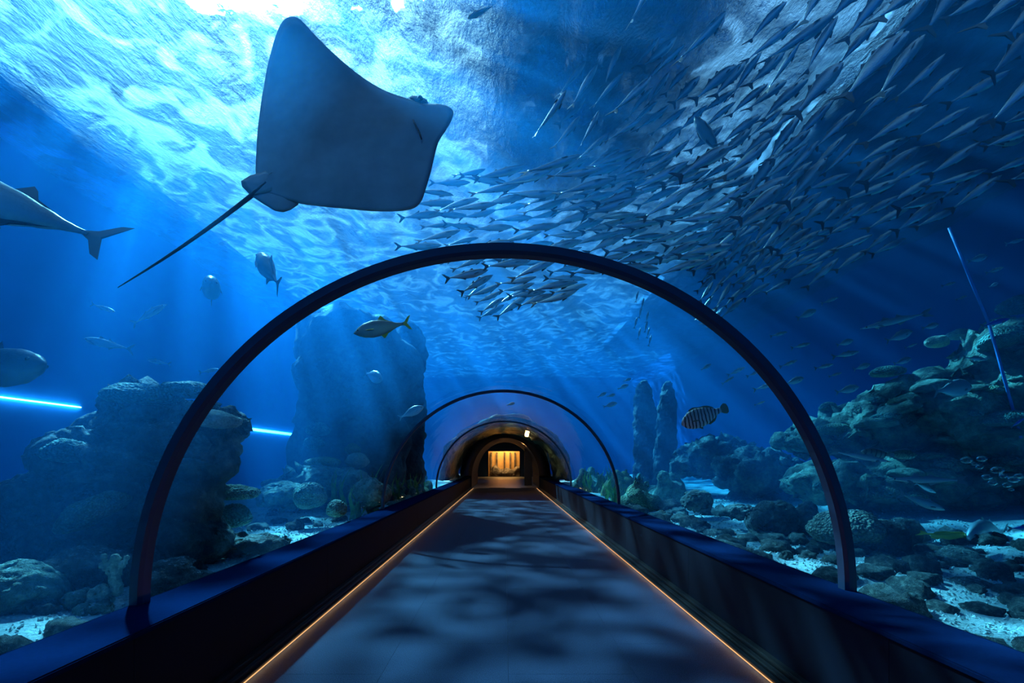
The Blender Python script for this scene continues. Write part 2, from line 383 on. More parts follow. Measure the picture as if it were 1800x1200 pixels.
sm = v.modifiers.new('thick', 'SOLIDIFY'); sm.thickness = -0.2
pb = structure(tube('wall_portal', 1.79, 2.08, 1.79, 2.08, 24.0, 29.5, M['portal'])); sm = pb.modifiers.new('thick', 'SOLIDIFY'); sm.thickness = 0.6; sm.offset = 1
structure(boxobj('wall_portal_left', (-2.9, -1.735, 24.0, 29.5, -0.1, RAIL + 0.05), M['portal']))
structure(boxobj('wall_portal_right', (1.82, 2.9, 24.0, 29.5, -0.1, RAIL + 0.05), M['portal']))
structure(boxobj('wall_hall_left', (-2.9, -2.7, 29.5, 42.2, -0.1, 3.4), M['portal']))
structure(boxobj('wall_hall_right', (2.75, 2.95, 29.5, 42.2, -0.1, 3.4), M['portal']))
structure(boxobj('ceiling_hall', (-2.9, 2.95, 29.5, 42.2, 3.4, 3.5), M['portal']))
wb = P(858, 833, 42); wt = P(914, 792, 42)
endm = simple('blue_grey_end_wall', (0.03, 0.08, 0.13), 0.5)
bm = bmesh.new(); x0, x1, z1 = wb.x, wt.x, wt.z
box(bm, -2.9, x0, 42.0, 42.3, 0, 3.4); box(bm, x1, 2.95, 42.0, 42.3, 0, 3.4); box(bm, x0, x1, 42.0, 42.3, z1, 3.4)
structure(from_bm('wall_end', bm, endm))
wf = structure(empty('window_2', (0, 42, 0)))
for d in ((x0 - .06, x0 + .03, -.02, .06, 0, z1), (x1 - .03, x1 + .06, -.02, .06, 0, z1), (x0, x1, -.02, .06, z1 - .05, z1 + .05), (x0, x1, -.02, .06, -.01, .06), ((x0+x1)/2 - .02, (x0+x1)/2 + .02, -.02, .04, 0, z1)):
    boxobj('window_frame', d, M['black'], wf)
boxobj('pane', (x0, x1, 0.0, 0.01, 0, z1), M['acrylic'], wf)
room = structure(boxobj('wall_exhibit', (x0 - 1, x1 + 1, 44.6, 44.8, 0, 3.2), simple('amber_plaster', (0.55, 0.32, 0.12), 0.8, bumpscale=4)))
bm = bmesh.new(); box(bm, x0 - 1.2, x0 - 1, 42.3, 44.8, 0, 3.2); box(bm, x1 + 1, x1 + 1.2, 42.3, 44.8, 0, 3.2); box(bm, x0 - 1.2, x1 + 1.2, 42.3, 44.8, 3.2, 3.4)
structure(from_bm('ceiling_exhibit', bm, M['vault']))
structure(boxobj('floor_exhibit', (x0 - 1, x1 + 1, 42.3, 44.6, -0.1, 0), simple('brown_stage', (0.12, 0.07, 0.03), 0.6)))
def fractal_blob(name, spheres, mat, voxel, amp, freq, seed=0, parent=None, oct_=4, smooth=True):
    bm = bmesh.new()
    for (cx, cy_, cz, rx, ry, rz) in spheres:
        bmesh.ops.create_icosphere(bm, subdivisions=3, radius=1.0, matrix=Matrix.Translation((cx, cy_, cz)) @ Matrix.Diagonal((rx, ry, rz, 1)))
    me = bpy.data.meshes.new('tmp'); bm.to_mesh(me); bm.free()
    t = bpy.data.objects.new('tmp', me); COL.objects.link(t)
    md = t.modifiers.new('r', 'REMESH'); md.mode = 'VOXEL'; md.voxel_size = voxel
    dg = bpy.context.evaluated_depsgraph_get(); dg.update()
    me2 = bpy.data.meshes.new_from_object(t.evaluated_get(dg)); me2.name = name
    bpy.data.objects.remove(t); bpy.data.meshes.remove(me)
    for vtx in me2.vertices:
        p = vtx.co * freq + Vector((seed * 7.3, seed * 3.1, seed))
        d = noise.fractal(p, 0.9, 2.1, oct_) * amp - abs(noise.noise(p * 0.7)) * amp * 0.6
        vtx.co += vtx.normal * d
    if smooth:
        for p in me2.polygons: p.use_smooth = True
    return link(name, me2, mat, parent)
tag(fractal_blob('exhibit_rock', [(0.2, 43.6, 0.2, 1.3, 0.5, 0.55), (-0.9, 43.6, 0.2, 0.5, 0.4, 0.9), (1.3, 43.6, 0.2, 0.5, 0.4, 0.8)], M['vault'], 0.1, 0.15, 2, 5),
    'dark mound in the amber lit exhibit behind the far window', 'rock')
for x in (-1.3, -0.75, 0.0, 0.55, 1.0):  # at the back wall
    o = boxobj('exhibit_post', (x - .07, x + .07, 44.4, 44.55, 0, 2.3), M['vault'])
    tag(o, 'upright brown post in the amber exhibit behind the far window', 'post', 'posts in the lit exhibit')
def lamp(name, loc, energy, col, size, rot=(0, 0, 0), sy=None, par=None):
    ld = bpy.data.lights.new(name, 'AREA'); ld.energy = energy; ld.color = col; ld.size = size
    if sy: ld.shape = 'RECTANGLE'; ld.size_y = sy
    o = bpy.data.objects.new(name, ld); COL.objects.link(o); o.location = loc; o.rotation_euler = rot; return o
lamp('exhibit_lamp', (0.0, 43.4, 3.1), 260, (1.0, 0.50, 0.16), 2.0)
sl = bpy.data.lights.new('vault_fill_spot', 'SPOT'); sl.energy = 45; sl.specular_factor = 0.2; sl.color = (1.0, 0.48, 0.15); sl.spot_size = R(120); sl.shadow_soft_size = 0.08  # added, unseen spot that throws warm light onto the vault
so = bpy.data.objects.new('vault_fill_spot', sl); COL.objects.link(so); so.location = (0.9, 24.3, 2.2); so.rotation_euler = Vector((-0.25, 1.0, -0.35)).to_track_quat('Z', 'Y').to_euler()
lamp('hall_lamp', (0.5, 33.0, 3.3), 14, (0.15, 0.45, 1.0), 1.5)
lamp('portal_lamp', (0.0, 25.0, 2.35), 14, (1.0, 0.62, 0.35), 0.5)
pc = boxobj('black_post', (P(922, 811, 26.7).x, P(935, 811, 26.7).x, 26.6, 26.9, 0, 2.2), M['portal'])
tag(pc, 'square black post standing at the right side of the far portal', 'post')
# ------------------------------------------------------------------ reef: rocks, pillars, corals
CLUST = 0.0
def rock_thing(name, label, cat, spheres, mat, voxel, amp, freq, seed, group=None):
    return tag(fractal_blob(name, spheres, mat, voxel, amp, freq, seed), label, cat, group)
def coral_head(name, c, r, h, mat, seed, parent=None, knob=0.02, flat=0.45, tilt=0.0, sub=5):
    """domed or plate like stony coral: a squashed ball with a flat underside and knobbly skin"""
    bm = bmesh.new(); bmesh.ops.create_icosphere(bm, subdivisions=sub, radius=1.0)
    rot = Euler((tilt, tilt * 0.6, seed)).to_matrix()
    for v in bm.verts:
        p = v.co.copy(); k = 1 + 0.16 * noise.noise(p * 1.3 + Vector((seed, 0, 0))) + knob * noise.noise(p * 11) / max(r, .2)
        z = p.z * h if p.z > 0 else p.z * h * flat
        v.co = Vector(c) + rot @ Vector((p.x * r * k, p.y * r * k * 0.9, z * k))
    return from_bm(name, bm, mat, parent, smooth=True)

from mathutils.bvhtree import BVHTree
def bvh_of(o): return BVHTree.FromPolygons([v.co.copy() for v in o.data.vertices], [tuple(p.vertices) for p in o.data.polygons])
def hit(tree, px, py):
    d = (P(px, py, 1.0) - CAM).normalized(); h = tree.ray_cast(CAM, d, 60)
    return h[0], h[1]
# tall boulder on the left, overgrown with corals
bY = 4.7
def B(px, py, dy=0.0): return P(px, py, bY + dy)
sph = []
for (px, py, dy, rx, rz, ry) in ((230, 775, 0.45, .50, .34, .5), (205, 800, -.15, .26, .13, .3), (150, 800, 0.15, .36, .32, .42), (95, 880, 0.1, .40, .36, .5), (330, 785, 0.15, .46, .30, .45), (330, 850, 0.35, .34, .3, .4), (165, 905, -.25, .34, .22, .3),
                                 (250, 720, 0.4, .38, .24, .4), (400, 745, 0.3, .22, .20, .3), (345, 735, 0.2, .32, .22, .35), (240, 880, 0.2, .60, .40, .5), (330, 890, 0.1, .28, .35, .35), (385, 835, 0.1, .10, .14, .15),
                                 (200, 960, 0.1, .62, .36, .5), (320, 950, 0.0, .42, .28, .4), (90, 960, 0.0, .60, .35, .45), (220, 1020, -.1, .75, .25, .5), (70, 930, .3, .45, .40, .5)):
    q = B(px, py, dy); sph.append((q.x, q.y, q.z, rx, ry, rz))
boulder = rock_thing('reef_boulder', 'huge dark overhanging boulder rising from the sand at the left of the walkway', 'boulder', sph, M['rock'], 0.045, 0.17, 2.3, 3)
btree = bvh_of(boulder)
for (px, py, dy, r, h, mt, lb, til) in (
        (255, 700, -.05, .36, .16, 'coral_teal', 'green-blue domed coral crowning the boulder', 0), (335, 690, .25, .30, .12, 'coral_teal', 'second domed coral crown behind', 0),
        (375, 742, -.25, .25, .13, 'coral_pale', 'grey-green mound coral on the right shoulder', .1), (165, 905, -.5, .30, .16, 'coral_green', 'green leaning plate coral low on the boulder', .5),
        (120, 800, 0, .20, .16, 'coral_teal', 'dull green mound coral on the left flank', 0), (215, 760, 0, .22, .12, 'rock', 'dark mound coral', 0), (90, 850, 0, .16, .12, 'rock', 'dark mound coral', 0),
        (330, 870, 0, .16, .12, 'rock', 'dark mound coral', .2), (215, 810, -.45, .20, .12, 'rock', 'small dark plate coral', .1), (175, 838, -.45, .30, .10, 'rock', 'dark shelf coral', -.1), (320, 815, -.4, .30, .06, 'rock', 'thin dark shelf coral', 0)):
    q = hit(btree, px, py)[0] or B(px, py, dy)
    c = coral_head('coral', q, r, h, M[mt], px * .37, tilt=til); c.parent = boulder; c['label'] = lb

def coral_thing(label, px, py, Y, rpx, h, mat, tilt=0.0, name='brain_coral', group=None, cat='coral', flat=0.6):
    q = P(px, py, Y); r = rpx / F * Y
    o = coral_head(name, (0, 0, 0), r, h * r, M[mat], px * .11 + py * .07, tilt=tilt, flat=flat); o.location = q
    return tag(o, label, cat, group)
def rock_px(label, px, py, Y, rxpx, rzpx, mat='rock', depth=1.0, name='reef_rock', vox=None, amp=.2, freq=1.6, group=None, extra=()):
    q = P(px, py, Y); rx = rxpx / F * Y; rz = rzpx / F * Y; ry = min(rx, rz * 2) * depth
    sp = [(q.x, q.y, q.z, rx, ry, rz)]
    for (ox, oz, sx) in extra: sp.append((q.x + ox * rx, q.y, q.z + oz * rz, rx * sx, ry * sx, rz * sx))
    m = max(rx, rz)
    return rock_thing(name, label, 'rock', sp, M[mat], vox or m / 15, amp * m, freq / m, int(px + py) % 97, group)

coral_thing('round green plate coral, upper of two stacked beside the big boulder', 415, 868, 5.8, 38, .45, 'coral_green', name='plate_coral')
coral_thing('dark green coral cushion beneath a round plate coral beside the big boulder', 410, 912, 5.75, 34, .75, 'coral_teal', name='cushion_coral')
rock_px('dark rubble mound on the sand between the boulder and the curb', 300, 1015, 3.75, 55, 32, extra=((.6, -.2, .7),))
rock_px('low dark rock on the sand beside the second rib foot stretch, left side', 450, 955, 5.0, 60, 18)
rock_px('rounded brown-green coral rock at the bottom left corner', 25, 1045, 3.25, 75, 55, 'reef')
rock_px('dark bulging rock behind the finger coral', 150, 1010, 3.75, 70, 52)
rock_px('small cone shaped rock beside the finger coral', 176, 1052, 3.3, 18, 26, 'coral_pale')
rock_px('small knobbly rock left of the finger coral', 140, 1052, 3.3, 24, 16, 'reef')
rock_px('flat dark slab of rock low on the sand under the finger coral', 165, 1072, 3.2, 30, 14, 'reef')
rock_px('wide dark reef ledge at the far left behind the boulder', 20, 960, 5.2, 120, 45, 'rock', extra=((.7, -.3, .6), (-.5, .3, .7)))

# finger coral, a stubby branched column
def finger_coral(label, base, H, mat, seed, n=3, fat=.2):
    rnd = random.Random(seed); sp = []
    x, y, z = base; r = H * fat
    for i in range(7):
        f = i / 6; sp.append((x + .03 * H * math.sin(i * 2.1), y, z + f * H * .95, r * (1 - .25 * f), r * .7, r * 1.0))
    for k in range(n):
        a = rnd.choice((-1, 1)); zz = z + H * rnd.uniform(.35, .8)
        for i in range(4): sp.append((x + a * r * (.8 + .35 * i), y + rnd.uniform(-.2, .2) * r, zz + i * r * .5, r * .42, r * .4, r * .5))
    return tag(fractal_blob('finger_coral', sp, M[mat], H / 45, H * .05, 9 / H, seed), label, 'coral')
finger_coral('pale upright finger coral with stubby branches at the foot of the big boulder', P(203, 1038, 3.35), .24, 'coral_pale', 4)

# rock pillars to the left, behind
def pillar(label, px, Y, wpx, seed, mat='pillar', ztop=ZS - .3, lean=0.0):
    q = P(px, 811, Y); r = wpx / 2 / F * Y; sp = []
    n = 9
    for i in range(n):
        z = .1 + (ztop - .1) * i / (n - 1)
        sp.append((q.x + lean * z + .15 * r * math.sin(i * 2.3 + seed), q.y + .15 * r * math.cos(i * 1.7), z, r * (1.0 + .10 * math.sin(i * 1.3 + seed)), r * .8, 1.1))
    o = fractal_blob('rock_pillar', sp, M[mat], r / 9, .22 * r, 1.3 / r, seed)
    return tag(o, label, 'rock pillar')
pillar('wide dark rock pillar rising to the surface left of the tunnel', 618, 12.5, 190, 5, ztop=4.6)
pillar('narrower dark pillar just right of the widest pillar', 715, 14.0, 62, 9, ztop=4.6)
pillar('slim rock pillar seen through the right side of the tunnel beyond the second rib', 1135, 14.5, 40, 12, ztop=2.9)
pillar('leaning rock pillar right of the slim one beyond the second rib', 1165, 13.5, 34, 14, ztop=2.7, lean=.05)

for (lb, px, py, Y, r, h, m) in (
    ('yellow-green flat topped coral low in front of the wide pillar', 568, 815, 10.3, 29, .45, 'coral_yellow'),
    ('small green knob coral right of the flat topped one', 620, 792, 10.8, 15, .8, 'coral_green'),
    ('grey domed coral below the knob coral by the pillar', 628, 812, 10.5, 20, .8, 'coral_pale'),
    ('upper green coral tuft on the left edge of the wide pillar', 560, 757, 10.9, 22, .7, 'coral_teal'),
    ('lower green coral tuft on the left edge of the wide pillar', 552, 780, 10.8, 20, .7, 'coral_teal'),
    ('large upright green disc coral on the slope beside the curb, left side', 543, 876, 7.2, 31, .95, 'coral_teal'),
    ('pale green knobbly coral beside the curb right of the disc coral', 592, 897, 6.4, 19, 1.0, 'coral_teal')):
    coral_thing(lb, px, py, Y, r, h, m)
rock_px('broken reef slope below the wide pillar, left side', 560, 850, 9.8, 75, 34, 'reef', extra=((.6, .1, .7), (-.6, -.2, .7)))
rock_px('reef mound behind the green disc coral', 500, 872, 8.2, 45, 24, 'reef', extra=((.8, .0, .6),))
rock_px('reef mound beside the curb beyond the pale green coral', 650, 868, 8.6, 35, 26, 'reef')

# right hand reef slope, far to near
rsp = []
for (px, py, Y, rx, rz, ex) in ((1790, 690, 7.4, 110, 120, ((-.7, -.4, .75), (-.2, .45, .6), (.5, .2, .8))), (1640, 730, 8.0, 120, 75, ((-.6, -.3, .7), (.5, .5, .6))),
        (1490, 765, 9.0, 95, 42, ((-.7, -.3, .6), (.5, .2, .6))), (1610, 845, 8.0, 150, 60, ((-.8, -.1, .7), (.7, .2, .8))), (1790, 860, 7.6, 60, 55, ())):
    q = P(px, py, Y); rx *= Y / F; rz *= Y / F; ry = min(rx, rz * 2)
    rsp.append((q.x, q.y, q.z, rx, ry, rz))
    for (ox, oz, sx) in ex: rsp.append((q.x + ox * rx, q.y, q.z + oz * rz, rx * sx, ry * sx, rz * sx))
slope = rock_thing('reef_slope', 'long rugged reef slope climbing from behind the large rib to the right edge', 'reef', rsp, M['reef'], .075, .26, 1.9, 8)
stree = bvh_of(slope); rc = random.Random(4)
for k in range(46):
    px, py = rc.uniform(1440, 1800), rc.uniform(560, 880)
    q, nrm_ = hit(stree, px, py)
    if q is None: continue
    r_ = rc.uniform(.10, .34)
    c = coral_head('coral', q, r_, r_ * rc.uniform(.35, .8), M[rc.choice(['coral_teal', 'reef', 'coral_green', 'reef', 'brain'])], k * 1.7, tilt=rc.uniform(-.3, .3), sub=4); c.parent = slope
for (lb, px, py, Y, rx, rz, mt, ex) in (
    ('dim terraced reef stack right of the second rib', 1250, 805, 12.5, 62, 36, 'rock', ((.4, .3, .7), (-.4, -.3, .7))),
    ('second dim terraced reef mound, between the stack and the large rib', 1330, 830, 11.0, 70, 42, 'rock', ((-.4, .2, .6), (.5, .1, .6)))):
    rock_px(lb, px, py, Y, rx, rz, mt, extra=ex, amp=.26, freq=2.3)
for (lb, px, py, Y, r, h, m) in (
    ('round domed coral at the top of the reef by the right edge', 1792, 540, 7.6, 30, .65, 'coral_teal'),
    ('brain coral dome low on the ridge just right of the large rib', 1508, 765, 8.3, 40, .75, 'coral_green'),
    ('yellow-green dome coral in the middle of the reef', 1673, 735, 7.4, 28, .65, 'coral_yellow'),
    ('small mottled coral knob on the ridge line, left of a pair', 1647, 603, 8.0, 18, .7, 'coral_pale'),
    ('small mottled coral knob on the ridge line, right of a pair', 1685, 590, 8.1, 18, .6, 'coral_pale'),
    ('flat shelf coral hanging from the middle ridge', 1560, 655, 8.0, 28, .4, 'coral_teal')):
    coral_thing(lb, px, py, Y, r, h, m)
# boulders on the sand at the right
coral_thing('big spotted brain coral on the sand behind the foot of the large rib', 1487, 936, 5.4, 58, .68, 'brain')
rock_px('smooth dark boulder leaning on the spotted brain coral', 1552, 950, 5.3, 42, 40, 'rock', amp=.10)
rock_px('dark round boulder behind the smooth one', 1585, 940, 5.7, 32, 32, 'rock', amp=.12)
rock_px('long dark green boulder lying in front of the yellow fish', 1672, 984, 5.0, 66, 24, 'rock', amp=.12, extra=((-.4, .1, .75),))
rock_px('dark rock cut by the right edge on the bright sand', 1795, 992, 4.9, 30, 20, 'rock')
rock_px('blocky dark rock standing at the back of the gravel, left of the brain coral', 1362, 912, 6.6, 38, 34, 'rock', extra=((-.5, -.2, .8),))
rock_px('narrow dark rock between the blocky rock and the brain coral', 1418, 915, 6.5, 20, 34, 'rock')
rock_px('squat dark rock on the gravel, third from the large rib', 1300, 900, 7.3, 26, 14, 'rock')
rock_px('dark mossy rock at the edge of the gravel near the second rib', 1225, 880, 8.6, 26, 20, 'rock')
rock_px('pointed triangular slab of dark rock on the gravel, lower right', 1702, 1030, 4.0, 40, 16, 'rock', amp=.08)

# rubble stones strewn over the sand
protos = []
for k in range(7):
    bm = bmesh.new(); bmesh.ops.create_icosphere(bm, subdivisions=3, radius=1.0)
    for v in bm.verts:
        d = 1 + .35 * noise.fractal(v.co * 1.4 + Vector((k * 5, 0, 0)), .8, 2, 4)
        v.co = Vector((v.co.x * d, v.co.y * d * .8, v.co.z * d * .8))
    me = bpy.data.meshes.new('reef_stone'); bm.to_mesh(me); bm.free(); me.materials.append(M['rock'])
    for p_ in me.polygons: p_.use_smooth = True
    protos.append(me)
rnd = random.Random(11)
def stone(x, y, s, group, label):
    o = bpy.data.objects.new('reef_stone', rnd.choice(protos)); COL.objects.link(o)
    o.location = (x, y, sand_z(x, y) + s * .12); o.scale = (s, s * rnd.uniform(.7, 1.1), s * rnd.uniform(.6, 1.0)); o.rotation_euler = (0, 0, rnd.uniform(0, 6.28))
    tag(o, label, 'stone', group)
placed = []
def scatter(n, x0, x1, y0, y1, smin, smax, group, label):
    c = 0; side_ = 'right' if x0 > 0 else 'left'
    for _ in range(n * 12):
        if c >= n: break
        x, y, s = rnd.uniform(x0, x1), rnd.uniform(y0, y1), rnd.uniform(smin, smax)
        if any((x - a) ** 2 + (y - b) ** 2 < (s + t) ** 2 * .8 for a, b, t in placed): continue
        placed.append((x, y, s)); f_ = (s - smin) / (smax - smin); g_ = (abs(x) - min(abs(x0), abs(x1))) / abs(x1 - x0); h_ = (y - y0) / (y1 - y0)
        sz = 'large' if f_ > .66 else 'medium' if f_ > .33 else 'small'
        wh = 'beside the curb' if g_ < .2 else 'a step from the curb' if g_ < .45 else 'well out' if g_ < .72 else 'far out'
        if y0 < 4: al = 'before the large rib' if y < 2.8 else 'just past the large rib' if y < 4.2 else 'further past the large rib'
        else: al = 'short of the second rib' if h_ < .5 else 'near the second rib'
        stone(x, y, s, group + ', %s ones %s, %s' % (sz, wh, al), '%s dark %s-hand stone, %s, %s' % (sz, side_, wh, al)); c += 1
scatter(125, 2.45, 5.8, 1.7, 6.4, .06, .19, 'rubble stones on the right gravel bed', 'dark rubble stone half sunk in the white gravel on the right')
scatter(30, 2.5, 5.0, 6.4, 10.0, .10, .28, 'rubble stones further along the right bed', 'dark stone on the pale bed further along the right side of the tunnel')
scatter(40, -4.6, -2.45, 2.2, 4.4, .05, .13, 'small stones by the left curb', 'small dark stone on the sand just outside the left curb')
scatter(26, -5.0, -2.5, 4.6, 10.0, .08, .20, 'stones along the left bed', 'dark stone on the sand further along the left side of the tunnel')

# pebbles and coral grit
bm = bmesh.new(); rg = random.Random(5)
for _ in range(19000):
    right = rg.random() < .62
    y = 1.6 + 11 * rg.random() ** 1.7
    x = (2.32 + 4.2 * rg.random() ** 1.3) if right else -(2.25 + 3.0 * rg.random() ** 1.3)
    s = rg.uniform(.006, .017) * (1 + .06 * y)
    m = Matrix.Translation((x, y, sand_z(x, y) + s * .3)) @ Euler((rg.uniform(0, 6), rg.uniform(0, 6), 0)).to_matrix().to_4x4() @ Matrix.Diagonal((s, s * .8, s * .45, 1))
    vv = [bm.verts.new(m @ Vector(c)) for c in ((1, 0, 0), (-1, 0, 0), (0, 1, 0), (0, -1, 0), (0, 0, 1), (0, 0, -1))]
    for f in ((0, 2, 4), (2, 1, 4), (1, 3, 4), (3, 0, 4), (2, 0, 5), (1, 2, 5), (3, 1, 5), (0, 3, 5)): bm.faces.new([vv[i] for i in f])
gr = from_bm('coral_gravel', bm, M['gravel']); tag(gr, 'white coral grit and broken shells scattered over both sand beds', 'gravel', kind='stuff')

# far reef on both sides of the deep tunnel: mounds, plants
for i in range(16):
    sgn = -1 if i % 2 else 1; y = 10.2 + .62 * i; x = X0 + sgn * (3.0 + .55 * ((i * 7) % 5) / 2)
    r = .45 + .25 * ((i * 5) % 4) / 3
    if sgn < 0 and y < 15.5: x, r = -2.62, .24
    if y > 18.2: continue
    o = rock_thing('reef_mound', 'low coral mound %s the tunnel wall, %s' % ('left of' if sgn < 0 else 'right of',
        ['just past the second rib', 'a little past the second rib', 'beyond the second rib, second row', 'halfway to the third rib', 'shortly before the third rib', 'beside the third rib', 'past the third rib', 'last before the dark vault'][i // 2]),
        'reef mound', [(x, y, .35, r, r, r * .9), (x + .3 * r, y + .4, .5, r * .5, r * .5, r * 1.1), (x - .4 * r, y - .3, .7, r * .35, r * .35, r * .8)],
        M[['coral_green', 'reef', 'coral_teal', 'coral_yellow'][(i // 2) % 4]], .075, .16, 2.2, i + 20, None)
def sea_plant(label, x, y, h, n, seed, group):
    rn = random.Random(seed); root = empty('sea_plant', (x, y, sand_z(x, y))); tag(root, label, 'sea plant', group)
    for k in range(n):
        bm = bmesh.new(); a = rn.uniform(0, 6.28); L_ = h * rn.uniform(.6, 1); sw = rn.uniform(.1, .3); w_ = h * .05; prev = None
        bx, by = rn.uniform(-.12, .12), rn.uniform(-.12, .12)
        for i in range(9):
            f = i / 8; ww = w_ * (1 - f) ** .6 * (.6 + .8 * math.sin(3.1 * min(f + .15, 1)))
            cx = bx + math.cos(a) * sw * f * f + .04 * math.sin(f * 7 + k); cy2 = by + math.sin(a) * sw * f * f; z = L_ * f
            c1 = bm.verts.new((cx - ww * math.sin(a), cy2 + ww * math.cos(a), z)); c2 = bm.verts.new((cx + ww * math.sin(a), cy2 - ww * math.cos(a), z))
            if prev: bm.faces.new((prev[0], prev[1], c2, c1))
            prev = (c1, c2)
        from_bm('frond', bm, M['kelp'], root, smooth=True)
pl = [(-2.75, 8.3), (-2.6, 9.1), (-3.3, 8.9), (-2.7, 11.4), (-2.55, 12.6), (-2.9, 13.6), (-2.7, 15.0), (-3.1, 16.2), (2.9, 12.6), (3.2, 13.8), (2.8, 15.1), (3.3, 16.3), (2.85, 11.3)]
PW = ['at the foot of the second rib', 'just past the second rib foot', 'set back beside the second rib', 'one third of the way to the third rib', 'set back, halfway to the third rib', 'halfway to the third rib', 'beside the third rib', 'last before the vault',
      'set back, a third of the way on', 'halfway to the third rib', 'beside the third rib', 'last before the vault', 'closest behind the slim pillars']
for i, (x, y) in enumerate(pl):
    sea_plant('green ribbon-leaved plant %s of the tunnel, %s' % ('left' if x < 0 else 'right', PW[i]), x, y, .75 + .35 * ((i * 3) % 4) / 3, 8, i, 'ribbon plants by the deep tunnel')

# lit viewing strips in the left tank wall, and haze-lit pool behind
zz = 2.42
for (p0, p1, lb, nm) in ((-40, 140, 'long bright viewing window in the far left tank wall, left of the big boulder', 1), (425, 517, 'short glaring window in the far left tank wall between the boulder and the pillar', 2)):
    y0 = -XL * F / (VX - p0); y1 = -XL * F / (VX - p1)
    o = boxobj('viewing_window', (XL + .01, XL + .05, y0, y1, zz - (.011 if nm == 1 else .04), zz + (.011 if nm == 1 else .04)), M['viewport_glow'], bev=.01)
    tag(o, lb, 'window')
# ------------------------------------------------------------------ fish
def fish_mat(name, back, side, belly, rough=0.32, metal=0.25, zscale=1.0, bars=None, spots=None, line=None):
    m, nt, b = newmat(name)
    c = N(nt, 'ShaderNodeTexCoord'); sp = N(nt, 'ShaderNodeSeparateXYZ'); L(nt, c.outputs['Object'], sp.inputs[0])
    mr = N(nt, 'ShaderNodeMapRange', i_1=-0.16 * zscale, i_2=0.16 * zscale, i_3=0.0, i_4=1.0); L(nt, sp.outputs['Z'], mr.inputs[0])
    r = ramp(nt, mr.outputs[0], [(0.25, belly), (0.5, side), (0.68, back)]); out = r.outputs[0]
    if bars:
        col, freq, lo, hi = bars
        nz = N(nt, 'ShaderNodeTexNoise', i_Scale=5.0, i_Detail=2.0); L(nt, c.outputs['Object'], nz.inputs['Vector'])
        ad = N(nt, 'ShaderNodeMath', operation='MULTIPLY_ADD'); L(nt, nz.outputs['Fac'], ad.inputs[0]); ad.inputs[1].default_value = 0.06; L(nt, sp.outputs['X'], ad.inputs[2])
        zz_ = N(nt, 'ShaderNodeMath', operation='MULTIPLY_ADD'); L(nt, sp.outputs['Z'], zz_.inputs[0]); zz_.inputs[1].default_value = 0.18; L(nt, ad.outputs[0], zz_.inputs[2])
        m1 = N(nt, 'ShaderNodeMath', operation='MULTIPLY'); L(nt, zz_.outputs[0], m1.inputs[0]); m1.inputs[1].default_value = freq
        sn = N(nt, 'ShaderNodeMath', operation='SINE'); L(nt, m1.outputs[0], sn.inputs[0])
        rr = ramp(nt, sn.outputs[0], [(lo, (0, 0, 0)), (hi, (1, 1, 1))])
        mx = N(nt, 'ShaderNodeMixRGB'); L(nt, rr.outputs[0], mx.inputs[0]); L(nt, out, mx.inputs[1]); mx.inputs[2].default_value = (*col, 1); out = mx.outputs[0]
    if spots:
        col, sc = spots
        v = N(nt, 'ShaderNodeTexNoise', i_Scale=sc, i_Detail=3.0); L(nt, c.outputs['Object'], v.inputs['Vector'])
        rr = ramp(nt, v.outputs['Fac'], [(0.48, (0, 0, 0)), (0.56, (1, 1, 1))])
        mx = N(nt, 'ShaderNodeMixRGB'); L(nt, rr.outputs[0], mx.inputs[0]); L(nt, out, mx.inputs[1]); mx.inputs[2].default_value = (*col, 1); out = mx.outputs[0]
    L(nt, out, b.inputs['Base Color']); b.inputs['Roughness'].default_value = rough; b.inputs['Metallic'].default_value = metal
    sc_ = N(nt, 'ShaderNodeTexVoronoi', i_Scale=60.0); L(nt, c.outputs['Object'], sc_.inputs['Vector'])
    bump(nt, b, sc_.outputs['Distance'], 0.15, 0.01)
    return m
